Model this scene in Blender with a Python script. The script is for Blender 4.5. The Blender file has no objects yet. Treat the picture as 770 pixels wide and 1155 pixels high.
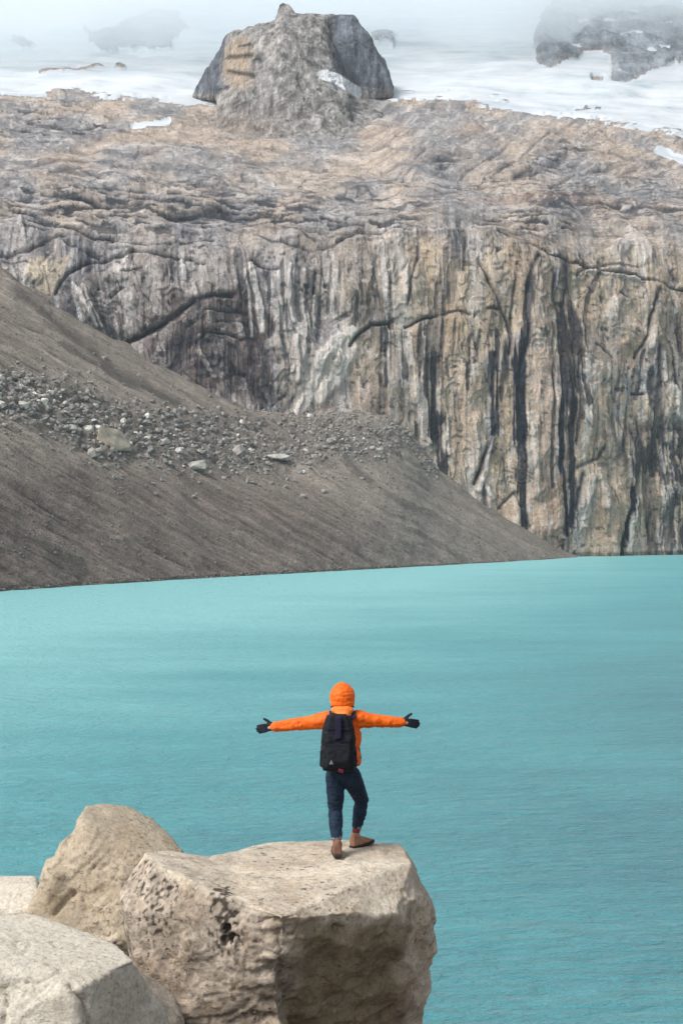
import bpy, bmesh, math, random
import numpy as np
from mathutils import Vector, Matrix
from mathutils.bvhtree import BVHTree

random.seed(7)
rng = np.random.default_rng(7)
scene = bpy.context.scene
COL = scene.collection
R = math.radians

# ------------------------------------------------------------------ camera, sky, sun, exposure
CAM_Z = 25.0
F = 1604.0            # focal length in photo pixels (770 x 1155 photo)
cam_d = bpy.data.cameras.new("camera")
cam_d.sensor_fit = 'VERTICAL'
cam_d.sensor_height = 36.0
cam_d.lens = F * 36.0 / 1155.0
cam_d.clip_start = 0.1
cam_d.clip_end = 8000
cam = bpy.data.objects.new("camera", cam_d)
cam.location = (0, 0, CAM_Z)
cam.rotation_euler = (R(90), 0, 0)
COL.objects.link(cam)
scene.camera = cam

SUN_ELEV, SUN_AZ = 50.0, -122.0     # azimuth from +Y towards +X: light from the upper left, behind the camera
world = bpy.data.worlds.new("World")
scene.world = world
world.use_nodes = True
wn = world.node_tree.nodes
wl = world.node_tree.links
wn.clear()
w_out = wn.new('ShaderNodeOutputWorld')
w_bg = wn.new('ShaderNodeBackground')
w_sky = wn.new('ShaderNodeTexSky')
w_sky.sky_type = 'NISHITA'
w_sky.sun_disc = False
w_sky.sun_elevation = R(SUN_ELEV)
w_sky.sun_rotation = R(SUN_AZ)
w_sky.altitude = 900
w_sky.air_density = 1.0
w_sky.dust_density = 4.0
w_bw = wn.new('ShaderNodeRGBToBW')
w_mix = wn.new('ShaderNodeMix')
w_mix.data_type = 'RGBA'
w_mix.inputs[0].default_value = 0.78          # overcast: most of the blue is greyed by cloud
wl.new(w_sky.outputs[0], w_bw.inputs[0])
wl.new(w_sky.outputs[0], w_mix.inputs[6])
wl.new(w_bw.outputs[0], w_mix.inputs[7])
wl.new(w_mix.outputs[2], w_bg.inputs[0])
w_bg.inputs[1].default_value = 0.15
wl.new(w_bg.outputs[0], w_out.inputs[0])

sun_d = bpy.data.lights.new("sun", 'SUN')
sun_d.energy = 1.75
sun_d.angle = R(18)
sun_d.color = (1.0, 0.965, 0.92)
sun = bpy.data.objects.new("sun", sun_d)
az, el = R(SUN_AZ), R(SUN_ELEV)
sdir = Vector((math.sin(az) * math.cos(el), math.cos(az) * math.cos(el), math.sin(el)))
sun.rotation_euler = sdir.to_track_quat('Z', 'Y').to_euler()
COL.objects.link(sun)

vs = scene.view_settings
vs.view_transform = 'Standard'
vs.look = 'None'
vs.exposure = 0.95
vs.gamma = 1.0
vs.use_curve_mapping = False
cy = scene.cycles
cy.use_denoising = True
cy.max_bounces = 8
cy.diffuse_bounces = 3
cy.volume_bounces = 6
cy.transparent_max_bounces = 8

# ------------------------------------------------------------------ helpers
def at(px, py, Y):
    """World point seen at photo pixel (px, py), Y metres in front of the camera."""
    return Vector(((px - 385.0) / F * Y, Y, CAM_Z - (py - 577.5) / F * Y))

def tag(o, label=None, cat=None, group=None, kind=None):
    if label: o['label'] = label
    if cat: o['category'] = cat
    if group: o['group'] = group
    if kind: o['kind'] = kind
    return o

def link(name, me, mat=None, parent=None):
    o = bpy.data.objects.new(name, me)
    COL.objects.link(o)
    if mat is not None and len(me.materials) == 0:
        me.materials.append(mat)
    if parent is not None:
        o.parent = parent
        o.matrix_parent_inverse = Matrix.Identity(4)
    return o

_prng = np.random.default_rng(3)
_perm = _prng.permutation(512).astype(np.int32)
_perm = np.concatenate([_perm, _perm])
_g = _prng.normal(size=(512, 3)).astype(np.float32)
_g /= np.linalg.norm(_g, axis=1)[:, None]

def pn(x, y, z):
    """3D gradient noise, about -1..1."""
    x, y, z = np.broadcast_arrays(np.asarray(x, np.float32), np.asarray(y, np.float32), np.asarray(z, np.float32))
    xi, yi, zi = np.floor(x).astype(np.int32), np.floor(y).astype(np.int32), np.floor(z).astype(np.int32)
    xf, yf, zf = x - xi, y - yi, z - zi
    xi &= 511; yi &= 511; zi &= 511
    u = xf * xf * xf * (xf * (xf * 6 - 15) + 10)
    v = yf * yf * yf * (yf * (yf * 6 - 15) + 10)
    w = zf * zf * zf * (zf * (zf * 6 - 15) + 10)
    def c(a, b, d):
        h = _perm[(_perm[(_perm[(xi + a) & 511] + yi + b) & 511] + zi + d) & 511]
        g = _g[h]
        return g[..., 0] * (xf - a) + g[..., 1] * (yf - b) + g[..., 2] * (zf - d)
    x00 = c(0, 0, 0) * (1 - u) + c(1, 0, 0) * u
    x10 = c(0, 1, 0) * (1 - u) + c(1, 1, 0) * u
    x01 = c(0, 0, 1) * (1 - u) + c(1, 0, 1) * u
    x11 = c(0, 1, 1) * (1 - u) + c(1, 1, 1) * u
    return ((x00 * (1 - v) + x10 * v) * (1 - w) + (x01 * (1 - v) + x11 * v) * w) * 1.5

def fbm(x, y, z, octv=4, gain=0.5):
    s, a, f = 0, 1.0, 1.0
    for k in range(octv):
        s = s + a * pn(x * f + 17.3 * k, y * f + 5.1 * k, z * f + 9.7 * k)
        a *= gain; f *= 2.03
    return s

def ridged(x, y, z, octv=3):
    s, a, f = 0, 0.6, 1.0
    for k in range(octv):
        s = s + a * (1 - 2 * np.abs(pn(x * f + 31.7 * k, y * f + 3.3 * k, z * f)))
        a *= 0.5; f *= 2.1
    return s

def sstep(a, b, x):
    t = np.clip((x - a) / (b - a), 0, 1)
    return t * t * (3 - 2 * t)

def seg_dist(px, py, pts):
    d = np.full(px.shape, 1e9, np.float32)
    for (x0, y0), (x1, y1) in zip(pts[:-1], pts[1:]):
        dx, dy = x1 - x0, y1 - y0
        t = np.clip(((px - x0) * dx + (py - y0) * dy) / (dx * dx + dy * dy + 1e-6), 0, 1)
        d = np.minimum(d, np.hypot(px - x0 - t * dx, py - y0 - t * dy))
    return d

def in_poly(px, py, pts):
    r = np.zeros(px.shape, bool)
    n = len(pts)
    for i in range(n):
        x0, y0 = pts[i]; x1, y1 = pts[(i + 1) % n]
        if y0 == y1: continue
        c = ((y0 > py) != (y1 > py)) & (px < (x1 - x0) * (py - y0) / (y1 - y0) + x0)
        r ^= c
    return r

def soft_poly(px, py, pts, soft):
    d = seg_dist(px, py, list(pts) + [pts[0]])
    s = np.where(in_poly(px, py, pts), d, -d)
    return sstep(-soft, soft, s)

def blur(a, n, axis):
    """box blur twice along one axis"""
    for _ in range(2):
        p = np.concatenate([np.repeat(np.take(a, [0], axis), n, axis), a, np.repeat(np.take(a, [-1], axis), n, axis)], axis)
        c = np.cumsum(p, axis)
        c = np.concatenate([np.zeros_like(np.take(c, [0], axis)), c], axis)
        k = 2 * n + 1
        m = a.shape[axis]
        a = (np.take(c, np.arange(k, k + m), axis) - np.take(c, np.arange(0, m), axis)) / k
    return a

def grid_mesh(name, P, keep=None, col=None, attr='tint', alpha=None):
    """P: rows x cols x 3. keep: face mask. Drops unused vertices."""
    nr, nc = P.shape[:2]
    idx = np.arange(nr * nc).reshape(nr, nc)
    q = np.stack([idx[:-1, :-1], idx[:-1, 1:], idx[1:, 1:], idx[1:, :-1]], -1).reshape(-1, 4)
    if keep is not None:
        q = q[keep.reshape(-1)]
    used = np.unique(q)
    remap = np.full(nr * nc, -1, np.int64)
    remap[used] = np.arange(len(used))
    q = remap[q]
    V = P.reshape(-1, 3)[used]
    me = bpy.data.meshes.new(name)
    me.vertices.add(len(V)); me.vertices.foreach_set('co', V.astype(np.float32).ravel())
    me.loops.add(q.size); me.loops.foreach_set('vertex_index', q.astype(np.int32).ravel())
    me.polygons.add(len(q))
    me.polygons.foreach_set('loop_start', np.arange(0, q.size, 4, dtype=np.int32))
    me.polygons.foreach_set('use_smooth', np.ones(len(q), bool))
    me.update(calc_edges=True)
    if col is not None:
        c = col.reshape(-1, 3)[used]
        a = me.color_attributes.new(attr, 'FLOAT_COLOR', 'POINT')
        al = np.ones((len(c), 1)) if alpha is None else alpha.reshape(-1, 1)[used]
        a.data.foreach_set('color', np.concatenate([c, al], 1).astype(np.float32).ravel())
    return me

def grid_normals(P):
    du = np.gradient(P, axis=1); dv = np.gradient(P, axis=0)
    n = np.cross(du, dv)
    n /= np.linalg.norm(n, axis=2, keepdims=True) + 1e-9
    n *= np.where(n[..., 1:2] > 0, -1, 1)     # towards the camera side (-Y)
    return n

# ------------------------------------------------------------------ materials
def new_mat(name):
    m = bpy.data.materials.new(name); m.use_nodes = True
    nt = m.node_tree
    return m, nt, nt.nodes['Principled BSDF']

def tex_noise(nt, scale, detail=6, rough=0.6, vec=None, dist=0.0):
    n = nt.nodes.new('ShaderNodeTexNoise')
    n.inputs['Scale'].default_value = scale
    n.inputs['Detail'].default_value = detail
    n.inputs['Roughness'].default_value = rough
    n.inputs['Distortion'].default_value = dist
    if vec is not None: nt.links.new(vec, n.inputs['Vector'])
    return n

def ramp(nt, fac, stops):
    r = nt.nodes.new('ShaderNodeValToRGB')
    e = r.color_ramp.elements
    while len(e) < len(stops): e.new(0.5)
    for k, (p, c) in enumerate(stops):
        e[k].position = p
        e[k].color = (*c, 1) if len(c) == 3 else c
    nt.links.new(fac, r.inputs[0])
    return r

def mixc(nt, fac, a, b, mode='MIX'):
    m = nt.nodes.new('ShaderNodeMix'); m.data_type = 'RGBA'; m.blend_type = mode
    for s, v in ((0, fac), (6, a), (7, b)):
        if hasattr(v, 'is_output'): nt.links.new(v, m.inputs[s])
        elif isinstance(v, (int, float)): m.inputs[s].default_value = v
        else: m.inputs[s].default_value = (*v, 1)
    return m.outputs[2]

def coords(nt, scale=(1, 1, 1), rot=(0, 0, 0)):
    t = nt.nodes.new('ShaderNodeTexCoord')
    mp = nt.nodes.new('ShaderNodeMapping')
    mp.inputs['Scale'].default_value = scale
    mp.inputs['Rotation'].default_value = rot
    nt.links.new(t.outputs['Object'], mp.inputs['Vector'])
    return mp.outputs[0]

def bump(nt, bsdf, height, strength, distance):
    b = nt.nodes.new('ShaderNodeBump')
    b.inputs['Strength'].default_value = strength
    b.inputs['Distance'].default_value = distance
    nt.links.new(height, b.inputs['Height'])
    nt.links.new(b.outputs[0], bsdf.inputs['Normal'])

def mountain_mat(name, fine, bump_d, vstretch, streaks=0.0):
    m, nt, b = new_mat(name)
    a = nt.nodes.new('ShaderNodeAttribute'); a.attribute_name = 'tint'
    n1 = tex_noise(nt, fine, 10, 0.75, coords(nt, (1, 1, vstretch)))
    r1 = ramp(nt, n1.outputs[0], [(0.25, (0.55, 0.56, 0.58)), (0.5, (1, 1, 1)), (0.75, (1.4, 1.38, 1.34))])
    n2 = tex_noise(nt, fine * 4, 4, 0.7, coords(nt))
    r2 = ramp(nt, n2.outputs[0], [(0.3, (0.72, 0.72, 0.73)), (0.5, (1, 1, 1)), (0.7, (1.25, 1.25, 1.25))])
    c = mixc(nt, 1.0, a.outputs['Color'], r1.outputs[0], 'MULTIPLY')
    c = mixc(nt, 1.0, c, r2.outputs[0], 'MULTIPLY')
    if streaks:
        sv = tex_noise(nt, 1.0, 7, 0.72, coords(nt, (0.50, 0.10, 0.03)), 0.12)
        rv = ramp(nt, sv.outputs[0], [(0.36, (0.22, 0.23, 0.26)), (0.44, (0.85, 0.85, 0.85)), (0.54, (1.05, 1.05, 1.04)), (0.66, (1.65, 1.62, 1.56))])
        sh = tex_noise(nt, 1.0, 7, 0.72, coords(nt, (0.06, 0.10, 0.55), (0, R(8), 0)), 0.4)
        rh = ramp(nt, sh.outputs[0], [(0.30, (0.45, 0.45, 0.48)), (0.40, (0.93, 0.93, 0.93)), (0.58, (1.03, 1.03, 1.02)), (0.70, (1.35, 1.34, 1.32))])
        c = mixc(nt, streaks, c, mixc(nt, 1.0, c, mixc(nt, a.outputs['Alpha'], rh.outputs[0], rv.outputs[0]), 'MULTIPLY'))
    nt.links.new(c, b.inputs['Base Color'])
    b.inputs['Roughness'].default_value = 0.9
    b.inputs['Specular IOR Level'].default_value = 0.05
    add = nt.nodes.new('ShaderNodeMath'); add.operation = 'ADD'
    nt.links.new(n1.outputs[0], add.inputs[0]); nt.links.new(n2.outputs[0], add.inputs[1])
    bump(nt, b, add.outputs[0], 0.9, bump_d)
    return m

M_rock = mountain_mat('mountain_rock', 0.26, 1.3, 0.7, 0.6)
M_peak = mountain_mat('peak_rock', 0.14, 3.0, 0.4, 0.6)
M_scree = mountain_mat('scree_gravel', 0.35, 1.6, 1.0)

M_snow, nt, b = new_mat('snow')
n = tex_noise(nt, 0.03, 8, 0.68, coords(nt, (0.5, 0.8, 2.5)), 0.4)
r = ramp(nt, n.outputs[0], [(0.30, (0.30, 0.36, 0.40)), (0.45, (0.44, 0.48, 0.505)), (0.62, (0.53, 0.555, 0.57))])
nt.links.new(r.outputs[0], b.inputs['Base Color'])
b.inputs['Roughness'].default_value = 0.8
n = tex_noise(nt, 0.12, 6, 0.6, coords(nt, (1, 1, 2)))
bump(nt, b, n.outputs[0], 0.5, 2.0)

def boulder_mat(name, tones, spot=0.5, rust=0.35, scale=1.0, tint=False):
    m, nt, b = new_mat(name)
    v = coords(nt)
    n1 = tex_noise(nt, 1.1 * scale, 6, 0.65, v, 0.4)
    base = ramp(nt, n1.outputs[0], [(0.3, tones[0]), (0.5, tones[1]), (0.7, tones[2])])
    n2 = tex_noise(nt, 3.2 * scale, 6, 0.7, v, 0.2)
    rmask = ramp(nt, n2.outputs[0], [(0.5, (0, 0, 0)), (0.72, (rust,) * 3)])
    c = mixc(nt, rmask.outputs[0], base.outputs[0], (0.30, 0.19, 0.085))
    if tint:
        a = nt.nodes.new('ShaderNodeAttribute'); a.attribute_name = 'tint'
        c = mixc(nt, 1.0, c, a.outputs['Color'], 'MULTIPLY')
    # granite grain
    n3 = tex_noise(nt, 26 * scale, 5, 0.75, v)
    g = ramp(nt, n3.outputs[0], [(0.30, (0.50, 0.50, 0.52)), (0.46, (0.98, 0.98, 0.98)), (0.68, (1.25, 1.24, 1.22))])
    c = mixc(nt, 1.0, c, g.outputs[0], 'MULTIPLY')
    # dark lichen and pits, gathered in patches
    n4 = tex_noise(nt, 17 * scale, 3, 0.6, v, 0.6)
    n5 = tex_noise(nt, 1.5 * scale, 3, 0.5, v)
    mul = nt.nodes.new('ShaderNodeMath'); mul.operation = 'MULTIPLY'
    s4 = ramp(nt, n4.outputs[0], [(0.60, (0, 0, 0)), (0.68, (1, 1, 1))])
    s5 = ramp(nt, n5.outputs[0], [(0.45, (0.0, 0.0, 0.0)), (0.62, (1, 1, 1))])
    nt.links.new(s4.outputs[0], mul.inputs[0]); nt.links.new(s5.outputs[0], mul.inputs[1])
    mu2 = nt.nodes.new('ShaderNodeMath'); mu2.operation = 'MULTIPLY'; mu2.inputs[1].default_value = spot
    nt.links.new(mul.outputs[0], mu2.inputs[0])
    c = mixc(nt, mu2.outputs[0], c, (0.035, 0.033, 0.036))
    nt.links.new(c, b.inputs['Base Color'])
    b.inputs['Roughness'].default_value = 0.9
    b.inputs['Specular IOR Level'].default_value = 0.2
    n6 = tex_noise(nt, 9 * scale, 8, 0.72, v)
    sub = nt.nodes.new('ShaderNodeMath'); sub.operation = 'MULTIPLY_ADD'
    sub.inputs[1].default_value = -0.5
    nt.links.new(mul.outputs[0], sub.inputs[0]); nt.links.new(n6.outputs[0], sub.inputs[2])
    bump(nt, b, sub.outputs[0], 0.8, 0.05)
    return m

M_boulder = boulder_mat('granite', [(0.27, 0.225, 0.18), (0.40, 0.35, 0.285), (0.50, 0.45, 0.375)], 0.9)
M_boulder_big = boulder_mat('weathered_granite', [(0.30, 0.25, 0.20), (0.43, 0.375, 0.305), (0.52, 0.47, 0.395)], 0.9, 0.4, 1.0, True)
M_boulder_tan = boulder_mat('tan_granite', [(0.26, 0.215, 0.155), (0.39, 0.325, 0.24), (0.48, 0.42, 0.33)], 0.5, 0.3)
M_boulder_pale = boulder_mat('pale_granite', [(0.45, 0.40, 0.325), (0.53, 0.485, 0.405), (0.59, 0.545, 0.465)], 0.15, 0.15)

def plain_rock_mat(name, a, c_):
    m, nt, b = new_mat(name)
    oi = nt.nodes.new('ShaderNodeObjectInfo')
    r = ramp(nt, oi.outputs['Random'], [(0.0, a), (1.0, c_)])
    n = tex_noise(nt, 2.2, 6, 0.75, coords(nt))
    g = ramp(nt, n.outputs[0], [(0.35, (0.4, 0.4, 0.4)), (0.6, (1.15, 1.15, 1.12))])
    nt.links.new(mixc(nt, 1.0, r.outputs[0], g.outputs[0], 'MULTIPLY'), b.inputs['Base Color'])
    b.inputs['Roughness'].default_value = 0.9
    bump(nt, b, n.outputs[0], 0.6, 0.5)
    return m
M_pale_block = plain_rock_mat('pale_block', (0.42, 0.395, 0.36), (0.68, 0.65, 0.60))
M_grey_block = plain_rock_mat('grey_block', (0.17, 0.16, 0.15), (0.36, 0.34, 0.31))
M_rubble = plain_rock_mat('rubble', (0.265, 0.25, 0.23), (0.265, 0.25, 0.23))
M_stones = plain_rock_mat('dark_stones', (0.17, 0.15, 0.135), (0.17, 0.15, 0.135))
M_tan_block = plain_rock_mat('tan_block', (0.47, 0.39, 0.31), (0.49, 0.41, 0.325))

# lake water, milky with glacial flour
M_water, nt, b = new_mat('glacial_water')
v = coords(nt, (0.5, 1.0, 1.0))
# silt plus sky reflection painted in: paler towards the left shore, deeper teal near right
tc = nt.nodes.new('ShaderNodeTexCoord')
dp = nt.nodes.new('ShaderNodeVectorMath'); dp.operation = 'DOT_PRODUCT'
dp.inputs[1].default_value = (-0.0085, 0.0032, 0)
nt.links.new(tc.outputs['Object'], dp.inputs[0])
n_big = tex_noise(nt, 0.02, 4, 0.6, coords(nt, (0.5, 1, 1)))
ad = nt.nodes.new('ShaderNodeMath'); ad.operation = 'MULTIPLY_ADD'; ad.inputs[1].default_value = 1.1
nt.links.new(n_big.outputs[0], ad.inputs[0]); nt.links.new(dp.outputs['Value'], ad.inputs[2])
n_med = tex_noise(nt, 0.09, 4, 0.6, coords(nt, (0.35, 1, 1)))
ad2 = nt.nodes.new('ShaderNodeMath'); ad2.operation = 'MULTIPLY_ADD'; ad2.inputs[1].default_value = 0.6
nt.links.new(n_med.outputs[0], ad2.inputs[0]); nt.links.new(ad.outputs[0], ad2.inputs[2])
mr = nt.nodes.new('ShaderNodeMapRange'); mr.inputs[1].default_value = 0.72; mr.inputs[2].default_value = 2.3
nt.links.new(ad2.outputs[0], mr.inputs[0])
cw = ramp(nt, mr.outputs[0], [(0.0, (0.006, 0.115, 0.155)), (0.45, (0.045, 0.285, 0.31)), (1.0, (0.19, 0.50, 0.51))])
nt.links.new(cw.outputs[0], b.inputs['Base Color'])
b.inputs['Roughness'].default_value = 0.38
b.inputs['IOR'].default_value = 1.33
b.inputs['Specular IOR Level'].default_value = 0.7
b.inputs['Sheen Weight'].default_value = 0.22
b.inputs['Sheen Roughness'].default_value = 0.35
b.inputs['Sheen Tint'].default_value = (0.72, 0.97, 1.0, 1)
w1 = tex_noise(nt, 0.85, 6, 0.66, v, 0.5)
w2 = tex_noise(nt, 0.14, 4, 0.6, v, 0.4)
w3 = tex_noise(nt, 2.6, 3, 0.6, v, 0.3)
m1 = nt.nodes.new('ShaderNodeMath'); m1.operation = 'MULTIPLY_ADD'; m1.inputs[1].default_value = 1.6
nt.links.new(w2.outputs[0], m1.inputs[0]); nt.links.new(w1.outputs[0], m1.inputs[2])
m2 = nt.nodes.new('ShaderNodeMath'); m2.operation = 'MULTIPLY_ADD'; m2.inputs[1].default_value = 0.4
nt.links.new(w3.outputs[0], m2.inputs[0]); nt.links.new(m1.outputs[0], m2.inputs[2])
bump(nt, b, m2.outputs[0], 1.0, 1.15)

def cloth(name, col, scale=60, rough=0.75, var=0.25):
    m, nt, b = new_mat(name)
    n = tex_noise(nt, scale * 0.25, 4, 0.6, coords(nt))
    lo = tuple(c * (1 - var) for c in col); hi = tuple(min(1, c * (1 + var)) for c in col)
    r = ramp(nt, n.outputs[0], [(0.35, lo), (0.65, hi)])
    nt.links.new(r.outputs[0], b.inputs['Base Color'])
    b.inputs['Roughness'].default_value = rough
    b.inputs['Specular IOR Level'].default_value = 0.25
    n2 = tex_noise(nt, scale, 4, 0.6, coords(nt))
    bump(nt, b, n2.outputs[0], 0.4, 0.01)
    return m
M_orange = cloth('orange_shell', (0.72, 0.118, 0.006), 40, 0.6, 0.15)
M_lining = cloth('orange_lining', (0.76, 0.19, 0.03), 40, 0.7, 0.1)
M_denim = cloth('dark_denim', (0.006, 0.017, 0.036), 90)
M_cuff = cloth('denim_cuff', (0.16, 0.17, 0.21), 90)
M_pack = cloth('pack_black', (0.005, 0.006, 0.010), 60)
M_pack_navy = cloth('pack_purple', (0.012, 0.009, 0.032), 60)
M_strap = cloth('strap_purple', (0.022, 0.016, 0.045), 60)
M_wine = cloth('wine_trim', (0.10, 0.012, 0.028), 60)
M_glove = cloth('black_fleece', (0.010, 0.014, 0.022), 80)
M_sock = cloth('red_sock', (0.16, 0.025, 0.022), 90)
M_suede = cloth('tan_suede', (0.15, 0.075, 0.048), 90)
M_suede_pale = cloth('pale_suede', (0.27, 0.145, 0.085), 90)
M_sole = cloth('rubber_sole', (0.03, 0.022, 0.018), 60)
M_skin = cloth('skin', (0.45, 0.26, 0.18), 60, 0.5, 0.08)
M_mark = cloth('reflective_mark', (0.13, 0.15, 0.17), 60)
M_eye = cloth('eye', (0.03, 0.02, 0.015), 60, 0.2)

# ------------------------------------------------------------------ mountain terrain (cliff, slab, snowfield)
def axis_samples(lo, a, b_, hi, step, n_out):
    mid = np.arange(a, b_ + step * 0.5, step)
    left = a - (a - lo) * np.linspace(1, 0, n_out, endpoint=False) ** 1.3
    right = b_ + (hi - b_) * np.linspace(0, 1, n_out + 1)[1:] ** 1.3
    return np.concatenate([left, mid, right])

gx = axis_samples(-380, -12, 782, 1160, 0.95, 110)
gy = np.concatenate([np.linspace(-95, -12, 40, endpoint=False), np.arange(-12, 652, 0.95)])
PX, PY = np.meshgrid(gx, gy)
PX = PX.astype(np.float32); PY = PY.astype(np.float32)

kx = np.array([-380, 0, 200, 300, 400, 520, 640, 770, 1160], float)
Yb = np.interp(gx, kx, [540, 690, 730, 748, 764, 778, 790, 832, 920])
Yr = np.interp(gx, kx, [610, 752, 785, 800, 815, 825, 842, 885, 970])
yr = np.interp(gx, [-380, 0, 200, 300, 400, 520, 600, 680, 770, 1160], [235, 258, 258, 268, 262, 258, 262, 278, 282, 270])
ys = np.interp(gx, [-380, 0, 200, 260, 420, 520, 600, 700, 770, 1160], [90, 106, 114, 128, 120, 122, 132, 146, 160, 230])
ysm = blur(ys[None, :], 40, 1)[0]
inv = np.zeros(PX.shape)
for j in range(len(gx)):
    lf = np.interp(gx[j], [250, 480], [1.0, 0.35])
    kyy = [-95, 0, 60, ysm[j], yr[j] - 45, yr[j], yr[j] + 45, 420, 652]
    kY = [1900, 1620, 1400, 1150, Yr[j] + 55 + 10 * lf, Yr[j] + 14 * lf, Yr[j] - 10 - 6 * lf, Yr[j] * 0.42 + Yb[j] * 0.58, Yb[j]]
    inv[:, j] = np.interp(gy, kyy, 1.0 / np.array(kY))
inv = blur(inv, 15, 0); inv = blur(inv, 14, 1)
Y0 = 1.0 / inv
P = np.stack([(PX - 385) / F * Y0, Y0, CAM_Z - (PY - 577.5) / F * Y0], -1)
N0 = grid_normals(P)
X, Yw, Z = [P[..., k].astype(np.float32) for k in range(3)]
RIM = np.broadcast_to(yr[None, :], PX.shape).astype(np.float32)
SL = np.broadcast_to(ys[None, :], PX.shape).astype(np.float32)

# domain warp, in photo pixels, so drawn features get ragged natural edges
wx = fbm(X / 25, Z / 25, 1.7, 4) * 6
wy = fbm(X / 25, Z / 25, 8.1, 4) * 6
fx = PX + wx; fy = PY + wy

w_cliff = sstep(-26, 20, PY - RIM + wy * 2.6)
w_slab = (1 - w_cliff)

# --- snow mask
sline = np.interp(gx, [-380, 0, 40, 85, 120, 170, 215, 240, 262, 400, 440, 480, 520, 565, 600, 660, 700, 745, 770, 1160],
                  [95, 107, 105, 101, 111, 112, 120, 116, 106, 104, 113, 116, 117, 122, 131, 135, 144, 151, 160, 230])
n_s1 = fbm(X / 30, Z / 9, 4.0, 4)
snow_s = sline[None, :] - PY + n_s1 * 5.0 + fbm(X / 9, Z / 2.5, 61.0, 3) * 4.0
snow = snow_s > 0
right_rock = [(690, -100), (640, -10), (612, 14), (600, 45), (604, 74), (618, 80), (640, 72), (657, 62), (676, 60), (686, 64), (690, 98), (714, 92), (742, 82), (775, 72), (1170, 60), (1170, -100)]
faint_rock = [(92, 30), (112, 42), (150, 22), (200, 14), (214, 34), (190, 54), (150, 58), (118, 62), (104, 48)]
faint_rock2 = [(415, 46), (428, 36), (444, 40), (440, 50)]
faint_rock3 = [(8, 52), (22, 46), (38, 50), (30, 56)]
rk = soft_poly(PX + wx * 0.5, PY + wy * 0.5, right_rock, 7)
fk = np.maximum.reduce([soft_poly(PX + wx, PY + wy, p_, 3) for p_ in (faint_rock, faint_rock2, faint_rock3)])
snow &= ~(rk > 0.5) & ~(fk > 0.5)
band = np.exp(-(seg_dist(PX, PY + wy * 0.4, [(45, 84), (80, 79), (110, 75), (140, 76)]) / 2.2) ** 2) * (n_s1 > -0.35)
snow &= ~(band > 0.5)
small_r = np.exp(-(seg_dist(PX, PY, [(668, 91), (678, 91)]) / 3.0) ** 2)
snow &= ~(small_r > 0.5)
# snow streaks and patches lying on rock
def patch(pts, w):
    return np.exp(-(seg_dist(PX + wx * 0.3, PY + wy * 0.4, pts) / w) ** 2) > 0.5
snow |= patch([(150, 145), (170, 141), (190, 137)], 3.2)
snow |= patch([(365, 92), (380, 88), (397, 100)], 6)
snow |= patch([(742, 172), (756, 177), (775, 184)], 7)
snow |= patch([(732, 59), (737, 61)], 3.4) | patch([(754, 78), (760, 76)], 4) | patch([(700, 45), (715, 41), (722, 43)], 2.5)
snow |= (PY < 60) & (PX > 590) & (fbm(X / 40, Z / 14, 2.2, 4) > 0.62) & (rk > 0.5)
snow |= patch([(215, 113), (235, 112), (252, 104)], 6)
# streaks of bare rock where the snowfield thins out at its lower edge
thin = (snow_s < 16) & (snow_s > 0) & (PX > 380)
snow &= ~(thin & (fbm(X / 45, Z / 5, 12.2, 3) > 0.42))
snow_f = blur(blur(snow.astype(np.float32), 1, 0), 1, 1)

# --- displacement fields (metres)
warpx = fbm(X / 60, Z / 90, 3.1, 3) * 12
rib = ridged((X + warpx * 0.5) / 26, Z / 260, 0.5, 4)
rib2 = fbm((X + warpx * 0.4) / 6, Z / 26, 2.5, 4)
blk = fbm(X / 28, Yw / 28, Z / 28, 5)
ledge = fbm((X + Z * 0.5) / 75, Z / 16, 7.7, 5, 0.5)
ledge2 = ridged((X - Z * 0.3) / 50, Z / 14, 3.3, 3)
right = sstep(330, 470, PX + wx * 3)
stepn = fbm(X / 20, Yw / 20, Z / 34, 3)
step_ = np.floor(stepn * 4 + 0.5) / 4                      # broken blocks with sharp edges
d = w_cliff * (rib * 1.7 * (0.3 + 0.7 * right) + rib2 * 0.5 + blk * 2.4 + step_ * 3.4)
rockslab = w_slab * (1 - snow_f)
d += rockslab * (ledge * 3.0 + ledge2 * 1.5 + blk * 1.6 + step_ * 1.6)
d += snow_f * w_slab * (fbm(X / 90, Z / 40, 6.6, 3) * 5 + 1.0)
d += rk * (1 - snow_f) * (3 + ridged(X / 35, Z / 70, 5.5, 3) * 4 + blk * 3) + fk * 4

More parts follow.
